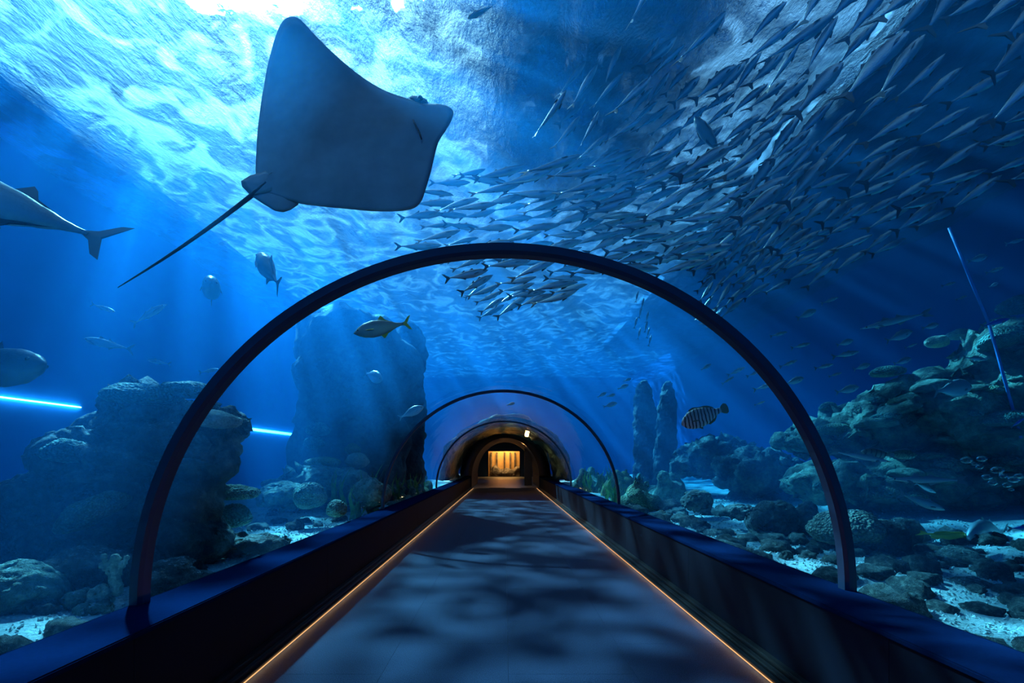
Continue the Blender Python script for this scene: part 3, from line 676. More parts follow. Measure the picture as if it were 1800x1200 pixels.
FM = {
 'mackerel': fish_mat('blue_backed_silver_skin', (0.16, 0.24, 0.30), (0.58, 0.68, 0.70), (0.72, 0.80, 0.80), 0.24, 0.5),
 'silver': fish_mat('silver_skin', (0.40, 0.50, 0.52), (0.68, 0.78, 0.78), (0.85, 0.92, 0.92), 0.3, 0.15),
 'pale': fish_mat('pale_underside_skin', (0.10, 0.20, 0.28), (0.45, 0.58, 0.60), (0.75, 0.85, 0.85), 0.4, 0.1),
 'dark': fish_mat('dark_slate_skin', (0.03, 0.05, 0.07), (0.12, 0.17, 0.19), (0.34, 0.42, 0.42), 0.35, 0.2),
 'trevally': fish_mat('olive_trevally_skin', (0.10, 0.16, 0.16), (0.26, 0.34, 0.30), (0.42, 0.48, 0.40), 0.35, 0.25, 1.6),
 'striped': fish_mat('silver_skin_with_dark_bars', (0.42, 0.46, 0.42), (0.62, 0.66, 0.60), (0.70, 0.74, 0.70), 0.4, 0.1, 2.0, bars=((0.02, 0.025, 0.03), 75.0, 0.42, 0.62)),
 'banded': fish_mat('banded_brown_skin', (0.22, 0.22, 0.16), (0.40, 0.42, 0.34), (0.55, 0.60, 0.52), 0.5, 0.0, 1.5, bars=((0.08, 0.10, 0.10), 36.0, 0.40, 0.60)),
 'mottled': fish_mat('mottled_green_skin', (0.20, 0.26, 0.16), (0.36, 0.42, 0.28), (0.50, 0.56, 0.44), 0.5, 0.0, 1.5, spots=((0.08, 0.12, 0.08), 16.0)),
 'yellow': fish_mat('yellow_skin', (0.75, 0.68, 0.06), (0.85, 0.78, 0.10), (0.85, 0.82, 0.30), 0.5, 0.0),
 'gold': fish_mat('mottled_gold_skin', (0.85, 0.66, 0.22), (0.9, 0.8, 0.42), (0.95, 0.95, 0.80), 0.35, 0.1, 1.0, spots=((0.9, 0.92, 0.9), 9.0)),
 'blue': fish_mat('bright_blue_skin', (0.02, 0.12, 0.60), (0.05, 0.26, 0.85), (0.25, 0.55, 0.90), 0.35, 0.1),
}
FM['fin_dark'] = simple('dark_fin', (0.05, 0.08, 0.10), 0.5); FM['fin_silver'] = simple('silver_fin', (0.35, 0.42, 0.44), 0.4)
FM['fin_yellow'] = simple('yellow_fin', (0.70, 0.58, 0.06), 0.5); FM['fin_olive'] = simple('olive_fin', (0.16, 0.18, 0.10), 0.5)
FM['eye'] = simple('fish_eye', (0.01, 0.01, 0.012), 0.1); FM['eye_ring'] = simple('silver_eye_ring', (0.7, 0.75, 0.7), 0.3, 0.4)

# profile rows: (t, upper, lower, half width) in body lengths, nose at t = 0
PROF = {
 'slim': [(0, .004, .004, .004), (.03, .022, .020, .016), (.10, .052, .050, .036), (.22, .082, .082, .056), (.38, .100, .098, .066), (.55, .090, .092, .058), (.72, .060, .062, .038), (.86, .030, .032, .018), (.95, .016, .016, .009), (1.0, .018, .018, .007)],
 'deep': [(0, .006, .006, .005), (.03, .045, .035, .022), (.10, .11, .085, .045), (.22, .175, .14, .066), (.38, .205, .175, .074), (.55, .190, .165, .064), (.72, .125, .115, .044), (.86, .058, .055, .022), (.95, .034, .032, .012), (1.0, .038, .036, .008)],
 'tuna': [(0, .006, .006, .005), (.03, .04, .04, .03), (.10, .085, .085, .065), (.24, .13, .135, .10), (.42, .145, .15, .11), (.60, .115, .12, .085), (.76, .07, .072, .048), (.88, .032, .032, .024), (.96, .014, .014, .016), (1.0, .015, .015, .010)],
 'long': [(0, .003, .003, .003), (.05, .010, .010, .008), (.16, .026, .024, .018), (.30, .044, .042, .030), (.50, .052, .050, .034), (.70, .042, .040, .026), (.86, .022, .022, .014), (.95, .012, .012, .008), (1.0, .013, .013, .006)],
 'grouper': [(0, .01, .01, .01), (.03, .05, .045, .035), (.10, .10, .10, .062), (.24, .155, .145, .085), (.42, .175, .165, .09), (.60, .150, .145, .075), (.76, .105, .10, .05), (.88, .07, .068, .03), (.96, .06, .058, .018), (1.0, .062, .06, .012)],
}
PROF['perch'] = [(t, u * 1.55, l * 1.5, w_ * 1.1) for t, u, l, w_ in PROF['grouper'][:7]] + [(.88, .085, .082, .03), (.96, .065, .062, .018), (1.0, .068, .066, .012)]
def interp(prof, t):
    for a, b in zip(prof, prof[1:]):
        if t <= b[0]:
            f = (t - a[0]) / (b[0] - a[0]); f = f * f * (3 - 2 * f) * .5 + f * .5
            return [a[k] + (b[k] - a[k]) * f for k in (1, 2, 3)]
    return prof[-1][1:]
def body_mesh(kind, nl=26, nr=14, bend=0.0):
    bm = bmesh.new(); rings = []
    for i in range(nl + 1):
        t = (i / nl) ** 1.15; u, l, w_ = interp(PROF[kind], t)
        y0 = bend * (t - .35) ** 2; ring = []
        for k in range(nr):
            a = 2 * math.pi * k / nr; c, s = math.cos(a), math.sin(a)
            z = (u if s > 0 else l) * s; y = w_ * (abs(c) ** 0.85) * (1 if c > 0 else -1)
            ring.append(bm.verts.new((.5 - t, y + y0, z)))
        rings.append(ring)
    for i in range(nl):
        for k in range(nr): bm.faces.new((rings[i][k], rings[i][(k + 1) % nr], rings[i + 1][(k + 1) % nr], rings[i + 1][k]))
    bm.faces.new(rings[0][::-1]); bm.faces.new(rings[-1]); bmesh.ops.recalc_face_normals(bm, faces=bm.faces)
    me = bpy.data.meshes.new('fish_body'); bm.to_mesh(me); bm.free()
    for p in me.polygons: p.use_smooth = True
    return me
def fin_mesh(pts, th=0.006, y0=0.0, tilt=0.0, axis_z=0.0, bend=0.0):
    """flat fin from an outline in the x-z plane, thin wedge, tilted outwards about its root line z = axis_z"""
    bm = bmesh.new(); c = Vector((sum(p[0] for p in pts) / len(pts), sum(p[1] for p in pts) / len(pts)))
    def tr(x, y, z):
        dz = z - axis_z; return (x, y0 + y + dz * math.sin(tilt) + (bend * (x + .15) ** 2 if bend else 0), axis_z + dz * math.cos(tilt))
    L0 = [bm.verts.new(tr(x, 0, z)) for x, z in pts]
    ca = bm.verts.new(tr(c.x, th, c.y)); cb = bm.verts.new(tr(c.x, -th, c.y)); n = len(pts)
    for i in range(n):
        bm.faces.new((L0[i], L0[(i + 1) % n], ca)); bm.faces.new((L0[(i + 1) % n], L0[i], cb))
    me = bpy.data.meshes.new('fin'); bm.to_mesh(me); bm.free(); return me
def ball_mesh(r):
    bm = bmesh.new(); bmesh.ops.create_uvsphere(bm, u_segments=10, v_segments=6, radius=r); me = bpy.data.meshes.new('eye'); bm.to_mesh(me); bm.free()
    for p in me.polygons: p.use_smooth = True
    return me
def withmat(me, mat): me.materials.append(mat); return me
def species(kind, skin, fin, tail='fork', tailspan=.13, dorsal='two', bend=0.0, pect=.12, finmat2=None, nl=26, nr=14, finlets=False):
    p = PROF[kind]; b0 = bend * (.95 - .35) ** 2
    parts = [('body', withmat(body_mesh(kind, nl, nr, bend), FM[skin]), None, None)]
    ts = tailspan; f2 = FM[finmat2 or fin]
    if tail == 'fork': tp = [(-.47, .016), (-.53, .05), (-.60, ts * .85), (-.66, ts), (-.62, ts * .6), (-.565, .012), (-.56, 0), (-.565, -.012), (-.62, -ts * .6), (-.66, -ts), (-.60, -ts * .85), (-.53, -.05), (-.47, -.016)]
    else: tp = [(-.47, .04), (-.53, ts * .75), (-.60, ts), (-.655, ts * .75), (-.675, 0), (-.655, -ts * .75), (-.60, -ts), (-.53, -ts * .75), (-.47, -.04)]
    parts.append(('tail_fin', withmat(fin_mesh(tp, .006, b0), f2), None, None))
    u = interp(p, .42)[0]; l = interp(p, .42)[1]
    def top(t): return interp(p, t)[0] * .9
    def low(t): return -interp(p, t)[1] * .9
    X = lambda t: .5 - t
    if dorsal == 'two':
        parts.append(('dorsal_fin', withmat(fin_mesh([(X(.34), top(.34)), (X(.38), top(.36) + .055), (X(.44), top(.44) + .03), (X(.50), top(.5))], .004, bend * .002), FM[fin]), None, None))
        parts.append(('rear_dorsal_fin', withmat(fin_mesh([(X(.56), top(.56)), (X(.60), top(.6) + .05), (X(.62), top(.62) + .018), (X(.80), top(.8) + .004), (X(.84), top(.84))], .004, bend * .06), FM[fin]), None, None))
        parts.append(('anal_fin', withmat(fin_mesh([(X(.58), low(.58)), (X(.62), low(.62) - .05), (X(.64), low(.64) - .018), (X(.82), low(.82) - .004), (X(.86), low(.86))], .004, bend * .07), FM[fin]), None, None))
    elif dorsal == 'sickle':
        parts.append(('dorsal_fin', withmat(fin_mesh([(X(.48), top(.48)), (X(.56), top(.52) + .12), (X(.60), top(.6) + .10), (X(.57), top(.6) + .035), (X(.80), top(.8) + .012), (X(.86), top(.86))], .006, bend * .04), FM[fin]), None, None))
        parts.append(('anal_fin', withmat(fin_mesh([(X(.52), low(.52)), (X(.60), low(.56) - .10), (X(.64), low(.64) - .085), (X(.61), low(.62) - .03), (X(.80), low(.8) - .012), (X(.86), low(.86))], .006, bend * .05), FM[fin]), None, None))
    elif dorsal == 'long':
        pts = [(X(.26), top(.26))] + [(X(.28 + .06 * i), top(.28 + .06 * i) + .055 + .015 * math.sin(i * 1.1)) for i in range(9)] + [(X(.84), top(.84) + .05), (X(.86), top(.86))]
        parts.append(('dorsal_fin', withmat(fin_mesh(pts[:1] + pts[1:], .008, 0), FM[fin]), None, None))
        parts.append(('anal_fin', withmat(fin_mesh([(X(.58), low(.58)), (X(.64), low(.64) - .07), (X(.78), low(.78) - .075), (X(.85), low(.85) - .03), (X(.86), low(.86))], .008, 0), FM[fin]), None, None))
        parts.append(('pelvic_fin', withmat(fin_mesh([(X(.34), low(.34)), (X(.42), low(.4) - .07), (X(.46), low(.46) - .06), (X(.42), low(.42))], .006, .02, 0), FM[fin]), None, None))
    w_ = interp(p, .3)[2]
    for s_ in (1, -1):
        parts.append(('pectoral_fin', withmat(fin_mesh([(X(.25), -.02), (X(.28), -.0), (X(.28 + pect * .8), -.035), (X(.28 + pect), -.075), (X(.28 + pect * .6), -.068), (X(.27), -.045)], .003, s_ * w_ * .93, s_ * -.55, -.01), FM[fin]), None, None))
        ey = interp(p, .095); parts.append(('eye', withmat(ball_mesh(.011 if kind in ('slim', 'long') else .017), FM['eye']), (X(.095), s_ * ey[2] * .86, ey[0] * .22), None))
    return parts
SP = {}
SP['mackerel'] = [species('slim', 'mackerel', 'fin_dark', bend=b, nl=18, nr=10) for b in (-.12, 0, .12)]
SP['silver_jack'] = [species('slim', 'silver', 'fin_silver', bend=b, nl=18, nr=10) for b in (-.1, .1)]
SP['long'] = [species('long', 'silver', 'fin_silver', tailspan=.07, dorsal='two', pect=.06)]
SP['tuna'] = [species('tuna', 'pale', 'fin_dark', dorsal='sickle', tailspan=.18, pect=.24, nl=34, nr=20)]
SP['darktuna'] = [species('tuna', 'dark', 'fin_dark', dorsal='sickle', tailspan=.15, pect=.16, nl=34, nr=20)]
SP['trevally'] = [species('deep', 'trevally', 'fin_yellow', dorsal='sickle', tailspan=.17, pect=.16, nl=34, nr=20)]
SP['deep_silver'] = [species('deep', 'silver', 'fin_silver', dorsal='two', tailspan=.14, pect=.10)]
SP['striped'] = [species('perch', 'striped', 'fin_olive', tail='round', tailspan=.14, dorsal='long', nl=34, nr=20)]
SP['banded'] = [species('grouper', 'banded', 'fin_silver', tail='round', tailspan=.09, dorsal='long')]
SP['mottled'] = [species('grouper', 'mottled', 'fin_silver', tail='fork', tailspan=.11, dorsal='long')]
SP['yellow'] = [species('slim', 'yellow', 'fin_yellow', dorsal='long', tailspan=.08)]
SP['gold'] = [species('grouper', 'gold', 'fin_silver', dorsal='long', tailspan=.10)]
SP['blue'] = [species('slim', 'blue', 'fin_silver', tailspan=.10)]
TL = 1.16        # overall length in body lengths
VISC = Vector((0, 0, 1))
def put_fish(sp, name, head, tail, label, cat='fish', group=None, roll=0.0, var=0, eyes=True, up=None):
    """head and tail are world points of the snout and the tail tip"""
    hd = (head - tail); ln = hd.length; x = hd.normalized(); s = ln / TL
    uv = Vector(up) if up else VISC
    y = uv.cross(x).normalized(); z = x.cross(y)
    rot = Matrix((x, y, z)).transposed(); rot = Matrix.Rotation(roll, 3, x) @ rot
    root = empty(name, head - x * (.5 * s)); root.rotation_euler = rot.to_euler(); root.scale = (s, s, s)
    tag(root, label, cat, group)
    for nm, me, loc, _ in SP[sp][var % len(SP[sp])]:
        if nm == 'eye' and not eyes: continue
        o = bpy.data.objects.new(nm, me); COL.objects.link(o); o.parent = root
        if loc: o.location = loc
    return root
def fp(sp, name, hx, hy, tx, ty, Y, label, dY=0.0, **k):
    """snout and tail tip by where they stand and how far: Y at the head, Y + dY at the tail"""
    return put_fish(sp, name, P(hx, hy, Y), P(tx, ty, Y + dY), label, **k)

# the solitary fish
fp('tuna', 'large_fish', -190, 292, 206, 428, 3.2, 'large pale-bellied fish with sickle fins and forked tail at the left edge', dY=.25, up=(-.25, .55, 1), cat='fish')
fp('darktuna', 'dark_round_headed_fish', 80, 640, -110, 655, 3.6, 'dark blunt-headed fish entering from the left edge above the bright window', dY=.3, up=(0, .3, 1))
fp('trevally', 'yellow_tailed_trevally', 622, 586, 723, 566, 4.6, 'olive deep-bodied fish with yellow tail and fins under the top left of the large rib', up=(0, .3, 1))
fp('striped', 'striped_fish', 1198, 746, 1279, 716, 4.6, 'silver fish with dark vertical bars and dark rounded tail, right of the second rib', dY=-.1)
fp('dark' if False else 'darktuna', 'dark_steep_fish', 455, 448, 492, 505, 5.5, 'dark fish heading up and away under the shimmering surface left of the large rib', dY=-.5)
fp('darktuna', 'dark_fish', 371, 496, 372, 522, 6.6, 'small dark fish seen head on, midway between the tuna tail and the large rib', dY=1.1)
fp('silver_jack', 'silver_fish', 203, 548, 160, 534, 6.0, 'small silver fish pointing right in the blue water above the left boulder')
fp('silver_jack', 'silver_fish', 292, 535, 229, 570, 5.6, 'curved bright-backed silver fish rising to the right above the left boulder', var=1)
fp('silver_jack', 'silver_fish', 146, 595, 234, 614, 5.4, 'slender silver fish pointing left above the left boulder')
fp('silver_jack', 'silver_fish', 258, 632, 300, 640, 7.5, 'faint small fish just above the highest corals of the left boulder')
fp('silver_jack', 'silver_fish', 385, 648, 350, 655, 7.5, 'faint small fish beside the left limb of the large rib')
fp('deep_silver', 'deep_bodied_fish', 672, 668, 640, 655, 8.5, 'dark round-backed fish in front of the wide pillar', dY=.5)
fp('deep_silver', 'deep_bodied_fish', 745, 715, 700, 735, 9.0, 'dark fish beside the pale light column right of the wide pillar')
fp('gold', 'mottled_gold_fish', 822, 32, 872, 8, 3.6, 'gold and white mottled fish near the surface at the top of the picture', up=(0, 1, 1))
fp('darktuna', 'dark_diving_fish', 1221, 205, 1277, 286, 3.7, 'dark slate fish swimming up and left against the stream of the shoal', up=(.4, .5, 1))
fp('mackerel', 'dark_long_fish', 1470, 22, 1335, 122, 3.2, 'long dark fish in front of the brightest patch of the right-hand surface', up=(0, 1, 1))
fp('mackerel', 'dark_long_fish', 1278, 20, 1188, 120, 3.4, 'long dark fish left of the bright surface band, top centre right', up=(0, 1, 1))
fp('mackerel', 'dark_long_fish', 1152, -45, 1108, 50, 3.2, 'dark fish cut by the upper picture edge, right of the roof beam', up=(0, 1, 1))
fp('darktuna', 'dark_blunt_fish', 1800, 245, 1712, 250, 3.4, 'dark heavier fish at the right edge of the shoal', up=(0, .6, 1))
fp('yellow', 'yellow_fish', 1712, 946, 1612, 936, 5.3, 'bright yellow fish gliding just over the pale sand on the right', up=(0, -.9, 1))
fp('deep_silver', 'pale_round_fish', 1700, 944, 1772, 938, 5.2, 'pale round-bodied fish facing the tunnel above the bright sand', dY=.5)
fp('banded', 'banded_fish', 1512, 795, 1572, 800, 5.5, 'banded brown fish above the right reef base, left of a mottled one')
fp('mottled', 'mottled_fish', 1612, 800, 1552, 797, 5.9, 'mottled greenish fish just right of the banded one')
fp('long', 'slender_blue_fish', 1560, 842, 1702, 844, 4.6, 'long slender blue-grey fish crossing the dark reef base on the right')
fp('long', 'slender_blue_fish', 1568, 812, 1458, 792, 5.0, 'slender grey fish below the banded one')
fp('silver_jack', 'grey_fish', 1660, 896, 1575, 866, 5.2, 'grey-green fish slanting down to the right above the yellow fish')
fp('silver_jack', 'grey_fish', 1645, 866, 1606, 848, 6.2, 'dim grey fish behind the long slender one')
fp('long', 'slender_silver_fish', 1512, 578, 1640, 548, 4.6, 'long bright-backed slender fish in the dark water right of the large rib')
fp('deep_silver', 'round_silver_fish', 1604, 582, 1556, 600, 5.2, 'round-backed silver fish just under the long slender fish')
fp('deep_silver', 'silver_reef_fish', 1708, 680, 1640, 688, 6.2, 'outlined silver fish near the top of the right reef, facing the picture edge', dY=-.2)
fp('blue', 'blue_fish', 1775, 560, 1722, 574, 5.6, 'vivid blue fish against the upper right reef')
fp('blue', 'blue_fish', 1800, 735, 1776, 752, 5.8, 'vivid blue fish at the right edge half way up the reef')
fp('blue', 'blue_fish', 1830, 925, 1770, 929, 4.8, 'blue fish cut by the right edge above the pale sand')
fp('deep_silver', 'round_silver_fish', 1510, 680, 1468, 690, 6.4, 'round silver fish hovering above the low end of the right ridge')
small = [(1612, 604, 1590, 612), (1500, 598, 1470, 607), (1510, 618, 1460, 628), (1425, 603, 1390, 612), (1413, 664, 1378, 676), (1402, 633, 1370, 645), (1465, 640, 1430, 648),
         (1736, 450, 1700, 460), (1764, 470, 1730, 481), (1680, 496, 1655, 503), (1755, 497, 1738, 505), (1474, 522, 1443, 534), (1384, 583, 1352, 592), (1602, 630, 1570, 640),
         (1366, 672, 1322, 686), (1345, 705, 1326, 712), (1435, 545, 1400, 560), (1310, 645, 1278, 660), (1290, 662, 1268, 675), (1530, 640, 1500, 650), (1735, 632, 1690, 628), (1340, 650, 1312, 662),
         (1250, 640, 1232, 650), (1565, 560, 1540, 570), (1480, 655, 1455, 662), (1650, 570, 1620, 577), (1800, 420, 1765, 430), (1700, 520, 1680, 527)]
rs2 = random.Random(3); WX = ('beside the large rib', 'right of the large rib', 'before the middle reef', 'near the right picture edge')
for i, (a, b, c, d) in enumerate(small):
    Y = rs2.uniform(5.5, 7.5) if a < 1600 else rs2.uniform(5.0, 6.0)
    fp(('silver_jack', 'deep_silver', 'silver_jack')[i % 3], 'small_silver_fish', a, b, c, d, Y, 'small dim %s silver fish %s, %s part of the dark water' % (('slim', 'deep', 'slender')[i % 3], WX[0 if a < 1400 else 1 if a < 1560 else 2 if a < 1680 else 3], 'lower' if b > 600 else 'upper'),
       group='loose shoal, %s' % WX[0 if a < 1400 else 1 if a < 1560 else 2 if a < 1680 else 3], var=i)
for i, (a, b, c, d) in enumerate([(1066, 690, 1050, 698), (1082, 693, 1066, 697), (1085, 708, 1060, 715), (1105, 676, 1085, 684), (1110, 665, 1096, 670), (905, 708, 890, 712)]):
    fp('deep_silver', 'small_dark_fish', a, b, c, d, 9.5, 'small dark fish high outside the right part of the second rib', group='little group beyond the second rib', var=i)
for i, (a, b) in enumerate([(1128, 548), (1140, 556), (1120, 566), (1138, 573), (1126, 585), (1145, 597), (1132, 532), (1122, 520), (1142, 583)]):
    fp('mackerel', 'shoal_straggler', a, b - 9, a - 5, b + 12, 7.0 + .15 * i, 'small dark fish in the tight knot hanging under the large rib, right of its crown', group='knot of fish under the large rib', var=i)

# the great shoal
FLOW = [(745, 430, 5, 74), (760, 360, 4, 74), (820, 320, 8, 78), (900, 380, 6, 92), (900, 500, 22, 78), (1000, 230, 58, 88), (1000, 330, 12, 104), (1020, 400, 12, 96), (1000, 470, 8, 84), (1080, 130, 58, 84),
        (1130, 180, 45, 84), (1150, 260, 32, 96), (1150, 350, 22, 110), (1120, 420, 6, 100), (1250, 350, 30, 112), (1220, 440, 8, 92), (1350, 250, 42, 110), (1350, 350, 40, 100), (1380, 90, 50, 130), (1450, 220, 50, 120), (1550, 120, 50, 130),
        (1560, 220, 46, 130), (1600, 50, 50, 130), (1720, 60, 48, 140), (1780, 120, 42, 140), (1520, 300, 38, 118), (1640, 260, 30, 124), (1740, 200, 26, 124), (1760, 280, 22, 110), (1640, 340, 30, 96), (1560, 400, 30, 84), (1420, 430, 30, 82),
        (1300, 450, 50, 66), (1260, 520, 62, 52), (1320, 500, 32, 56), (860, 550, 30, 46)]
def flow(px, py):
    ws = wa = wl = 0.0
    for (a, b, an, ln) in FLOW:
        q = 1.0 / (((px - a) ** 2 + (py - b) ** 2) + 400) ** 1.5; ws += q; wa += q * an; wl += q * ln
    return wa / ws, wl / ws
REG = [(725, 345), (820, 300), (945, 290), (960, 215), (1005, 130), (1085, 70), (1180, 90), (1240, 150), (1330, 110), (1345, 20), (1430, -10), (1830, -10), (1830, 300), (1700, 345), (1600, 415), (1490, 470), (1330, 515), (1280, 560), (1235, 555), (1210, 480), (1060, 470), (1010, 520), (930, 545), (850, 550), (815, 500), (720, 445)]
def inside(px, py, poly):
    c = False; j = len(poly) - 1
    for i in range(len(poly)):
        (xi, yi), (xj, yj) = poly[i], poly[j]
        if (yi > py) != (yj > py) and px < (xj - xi) * (py - yi) / (yj - yi) + xi: c = not c
        j = i
    return c
def y_glass(px, py):
    """distance at which the line through a pixel leaves the tunnel shell"""
    dx, dz = (px - VX) / F, -(py - VY) / F
    Y = .4
    while Y < 30:
        if ((dx * Y - X0) / (TA + .1)) ** 2 + ((CAM.z + dz * Y - RAIL) / (TB + .1)) ** 2 > 1: return Y
        Y += .05
    return 30
rf = random.Random(21); done = []; tries = 0; nf = 0
AREAS = [(lambda x, y: x < 960 and y < 480, 'left wing of the shoal'),
         (lambda x, y: y >= 470 and x < 1100, 'below the crown of the large rib'),
         (lambda x, y: x < 1200 and y < 250, 'loose fringe of the shoal by the roof beam'),
         (lambda x, y: x < 1240, 'dense middle of the shoal'),
         (lambda x, y: y >= 400, 'lower edge of the shoal right of the rib crown'),
         (lambda x, y: y < 200, 'upper right stream of the shoal'),
         (lambda x, y: True, 'right wing of the shoal')]
while nf < 280 and tries < 60000:
    tries += 1
    px, py = rf.uniform(715, 1825), rf.uniform(-10, 560)
    if not inside(px, py, REG): continue
    an, ln = flow(px, py); an += rf.gauss(0, 6); ln *= rf.uniform(.78, 1.18)
    sparse = 1.0
    if 1380 < px < 1560 and py < 200: sparse = 1.5
    if px > 1480 and py < 300: sparse = 1.3; ln *= 1.12
    if px < 960: sparse = .9
    if 1000 < px < 1420 and 280 < py < 470: sparse = .72
    if px < 1120 and py < 270: sparse = 1.5
    a = R(an); ux, uy = math.cos(a), -math.sin(a); ok = True
    for (qx, qy, ql) in done:
        ddx, ddy = px - qx, py - qy; al = abs(ddx * ux + ddy * uy); pe = abs(-ddx * uy + ddy * ux)
        if (al / (.60 * ln * sparse)) ** 2 + (pe / (.185 * ln * sparse)) ** 2 < 1: ok = False; break
    if not ok: continue
    done.append((px, py, ln)); nf += 1
    yg = y_glass(px, py); Y = max(F * .46 / ln * rf.uniform(.85, 1.25), yg + .45)
    Ytop = (ZS - .5 - CAM.z) * F / max(VY - py, 1)
    Y = min(Y, Ytop)
    dY = rf.uniform(-.12, .12); hx, hy = px + ux * ln / 2, py + uy * ln / 2; tx, ty = px - ux * ln / 2, py - uy * ln / 2
    lab = next(l for f_, l in AREAS if f_(px, py))
    att = 'level' if an < 14 else 'gently rising' if an < 30 else 'rising' if an < 42 else 'steeply rising'
    siz = 'bigger' if ln > 110 else 'middling' if ln > 82 else 'smaller'
    fp('mackerel', 'shoaling_fish', hx, hy, tx, ty, Y, '%s %s silvery fish, %s' % (siz, att, lab), dY=dY, group='%s, %s %s fish' % (lab, siz, att), var=rf.randrange(3), up=(rf.uniform(-.2, .3), rf.uniform(.1, .9), 1))
print('SHOAL', nf, tries)

# ------------------------------------------------------------------ the ray
def ray():
    Yc = 2.75; out = [(515, 37), (532, 43), (560, 72), (600, 108), (640, 138), (680, 160), (718, 173), (745, 181), (770, 182), (788, 187), (797, 197), (793, 213), (782, 232), (771, 250), (764, 275), (757, 305), (748, 335), (742, 352), (732, 364), (715, 370), (690, 372), (650, 371), (610, 367), (570, 363), (530, 358),
        (505, 351), (480, 345), (462, 338), (452, 322), (449, 300), (450, 270), (452, 235), (456, 200), (461, 165), (468, 130), (477, 98), (488, 66), (500, 44)]
    c0 = (605, 262)
    nrm = Vector(((c0[0] - VX) / F, 1, -(c0[1] - VY) / F)).normalized()
    root = empty('eagle_ray', P(*c0, Yc)); tag(root, 'large pale-bellied ray with a whip tail gliding above the tunnel at the upper left', 'ray')
    base = P(*c0, Yc)
    def W(px, py, push=0.0):                 # banked plane: nose end a little nearer, wing tip farther
        Y = Yc + (px - c0[0]) * -.0006 + (c0[1] - py) * .0011
        return P(px, py, Y) - base + nrm * push
    out2 = []
    for i in range(len(out)):                # smooth closed outline
        p0, p1, p2, p3 = out[i - 1], out[i], out[(i + 1) % len(out)], out[(i + 2) % len(out)]
        for t in (0, .33, .67):
            out2.append(tuple(.5 * ((2 * p1[k]) + (-p0[k] + p2[k]) * t + (2 * p0[k] - 5 * p1[k] + 4 * p2[k] - p3[k]) * t * t + (-p0[k] + 3 * p1[k] - 3 * p2[k] + p3[k]) * t ** 3) for k in (0, 1)))
    bm = bmesh.new(); nr_ = 16; n = len(out2)
    def prof(f): return (1 - f ** 2.2) ** .8
    lays = []
    for side_, th in ((-1, .035), (1, .10)):
        rows = []
        for j in range(nr_ + 1):
            f = j / nr_; row = []
            for (x, y) in out2:
                px, py = c0[0] + (x - c0[0]) * f, c0[1] + (y - c0[1]) * f
                push = side_ * th * prof(f) + .012 * math.sin(px * .02) * f - .12 * (f ** 3) * max(0, (150 - py) / 110)
                row.append(bm.verts.new(W(px, py, push)) if j else None)
            rows.append(row)
        cc = bm.verts.new(W(*c0, side_ * th))
        for i in range(n):
            k = (i + 1) % n
            bm.faces.new((cc, rows[1][i], rows[1][k]))
            for j in range(1, nr_): bm.faces.new((rows[j][i], rows[j + 1][i], rows[j + 1][k], rows[j][k]))
        lays.append(rows)
    bmesh.ops.remove_doubles(bm, verts=bm.verts, dist=.0015); bmesh.ops.recalc_face_normals(bm, faces=bm.faces)
    m, nt, b = newmat('pale_ray_belly'); nz = obj_noise(nt, 2.2, 6, .6)
    rr = ramp(nt, nz.outputs['Fac'], [(0.35, (0.52, 0.47, 0.43)), (0.65, (0.80, 0.73, 0.66))]); L(nt, rr.outputs[0], b.inputs['Base Color']); b.inputs['Roughness'].default_value = .5
    n2 = obj_noise(nt, 14, 4, .6); bump(nt, b, n2.outputs['Fac'], .15, .02)
    from_bm('body_disc', bm, m, root, smooth=True)
    def leaf(name, pts, th, mat, push=0.0):
        bm = bmesh.new(); cx = sum(p[0] for p in pts) / len(pts); cy2 = sum(p[1] for p in pts) / len(pts)
        ed = [bm.verts.new(W(x, y, push)) for x, y in pts]; A = bm.verts.new(W(cx, cy2, push - th)); Bv = bm.verts.new(W(cx, cy2, push + th)); n = len(pts)
        for i in range(n): bm.faces.new((ed[i], ed[(i + 1) % n], A)); bm.faces.new((ed[(i + 1) % n], ed[i], Bv))
        bmesh.ops.subdivide_edges(bm, edges=bm.edges[:], cuts=2, use_grid_fill=True)
        return from_bm(name, bm, mat, root, smooth=True)
    leaf('pelvic_fin', [(500, 300), (468, 300), (440, 308), (424, 318), (426, 328), (440, 342), (470, 338), (500, 325)], .012, m, -.01)
    leaf('pelvic_fin', [(440, 343), (470, 330), (510, 325), (530, 345), (524, 360), (511, 369), (498, 373), (484, 371), (462, 358)], .012, m, .0)
    bm = bmesh.new(); prev = None; tl_ = 30
    for i in range(tl_ + 1):
        f = i / tl_; px, py = 470 + (207 - 470) * f, 322 + (505 - 322) * f + 7 * math.sin(f * 3.1); r_ = .0125 * (1 - f) ** .8 + .0022
        c_ = W(px, py, 0); d = (W(207, 505) - W(470, 322)).normalized(); s1 = d.cross(nrm).normalized()
        ring = [bm.verts.new(c_ + (s1 * math.cos(a) + nrm * math.sin(a)) * r_) for a in [math.pi * 2 * k / 8 for k in range(8)]]
        if prev:
            for k in range(8): bm.faces.new((prev[k], prev[(k + 1) % 8], ring[(k + 1) % 8], ring[k]))
        prev = ring
    o = from_bm('tail', bm, simple('black_ray_tail', (0.02, 0.022, 0.025), .5), root, smooth=True); o['label'] = 'long black whip tail'
    dk = simple('dark_ray_skin', (0.05, 0.06, 0.07), .4)
    lp = leaf('mouth_slit', [(723, 210), (726, 210), (737, 232), (741, 245), (739, 246), (734, 233)], .002, dk, -.031)
    lp['label'] = 'thin dark mouth slit under the head'
    leaf('eye_ridge', [(716, 172), (724, 168), (738, 169), (750, 175), (753, 182), (738, 182)], .02, dk, -.006)
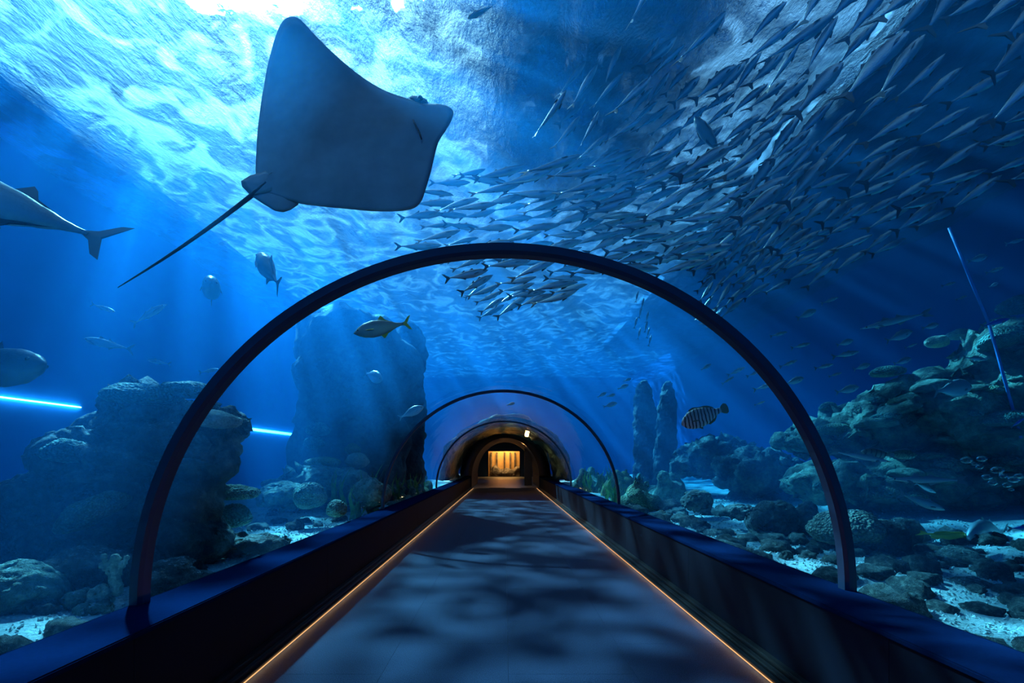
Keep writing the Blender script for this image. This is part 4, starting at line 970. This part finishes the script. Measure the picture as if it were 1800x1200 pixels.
    bm = bmesh.new(); bmesh.ops.create_uvsphere(bm, u_segments=14, v_segments=8, radius=.017, matrix=Matrix.Translation(W(738, 174, -.022))); from_bm('eye', bm, FM['eye'], root, smooth=True)
    leaf('gill_patch', [(470, 308), (480, 301), (478, 304)], .003, dk, -.02)
ray()

# ------------------------------------------------------------------ bubbles and lamps over the water
def bubble_mat():
    m = bpy.data.materials.new('air_bubble'); m.use_nodes = True; nt = m.node_tree; nt.nodes.clear()
    fr = N(nt, 'ShaderNodeLayerWeight', i_Blend=0.45); t = N(nt, 'ShaderNodeBsdfTransparent'); g = N(nt, 'ShaderNodeBsdfGlossy', i_Roughness=.05)
    mx = N(nt, 'ShaderNodeMixShader'); L(nt, fr.outputs['Facing'], mx.inputs[0]); L(nt, t.outputs[0], mx.inputs[1]); L(nt, g.outputs[0], mx.inputs[2])
    o = N(nt, 'ShaderNodeOutputMaterial'); L(nt, mx.outputs[0], o.inputs[0]); return m
bmt = bubble_mat(); rb = random.Random(9)
bub = []
for (px, py, rr_, n) in ((1699, 808, 9, 1), (1726, 806, 8, 1), (1753, 826, 10, 1), (1735, 838, 8, 1), (1745, 848, 7, 1), (1782, 842, 9, 1), (1770, 852, 7, 1), (1792, 836, 7, 1), (1722, 820, 6, 1), (1764, 836, 7, 1), (1712, 815, 4, 1), (1778, 860, 4, 1)):
    bub.append((px, py, rr_, 4.7))
for i, (px, py, r_, Y) in enumerate(bub):
    bm = bmesh.new(); bmesh.ops.create_uvsphere(bm, u_segments=16, v_segments=10, radius=1)
    for v in bm.verts: v.co *= 1 + .12 * noise.noise(v.co * 1.5 + Vector((i, 0, 0)))
    o = from_bm('air_bubble', bm, bmt, smooth=True); s_ = .8 * r_ / F * Y; o.scale = (s_ * 1.25, s_, s_ * .8); o.location = P(px, py, Y + rb.uniform(-.1, .1))
    tag(o, 'glinting air bubble of the cluster above the pale sand at the right edge', 'bubble', 'air bubbles at the right edge')

def bar_between(bm, a, b, r, n=8):
    d = (b - a).normalized(); u = d.cross(Vector((0, 1, 0.1))).normalized(); v = d.cross(u)
    r0 = [[bm.verts.new(p + (u * math.cos(t) + v * math.sin(t)) * r) for t in [2 * math.pi * k / n for k in range(n)]] for p in (a, b)]
    for k in range(n): bm.faces.new((r0[0][k], r0[0][(k + 1) % n], r0[1][(k + 1) % n], r0[1][k]))
    bm.faces.new(r0[0][::-1]); bm.faces.new(r0[1])
bm = bmesh.new(); bar_between(bm, P(1668, 400, 6.6), P(1738, 568, 6.6), .018); bar_between(bm, P(1738, 568, 6.6), P(1795, 770, 6.6), .018)  # thin solid bars standing in for a line-shaped reflection
tag(from_bm('reflection_line', bm, simple('pale_blue_line', (0.05, 0.30, 0.75), .5), smooth=True), 'thin pale blue line of reflection slanting down in front of the right reef', 'line')
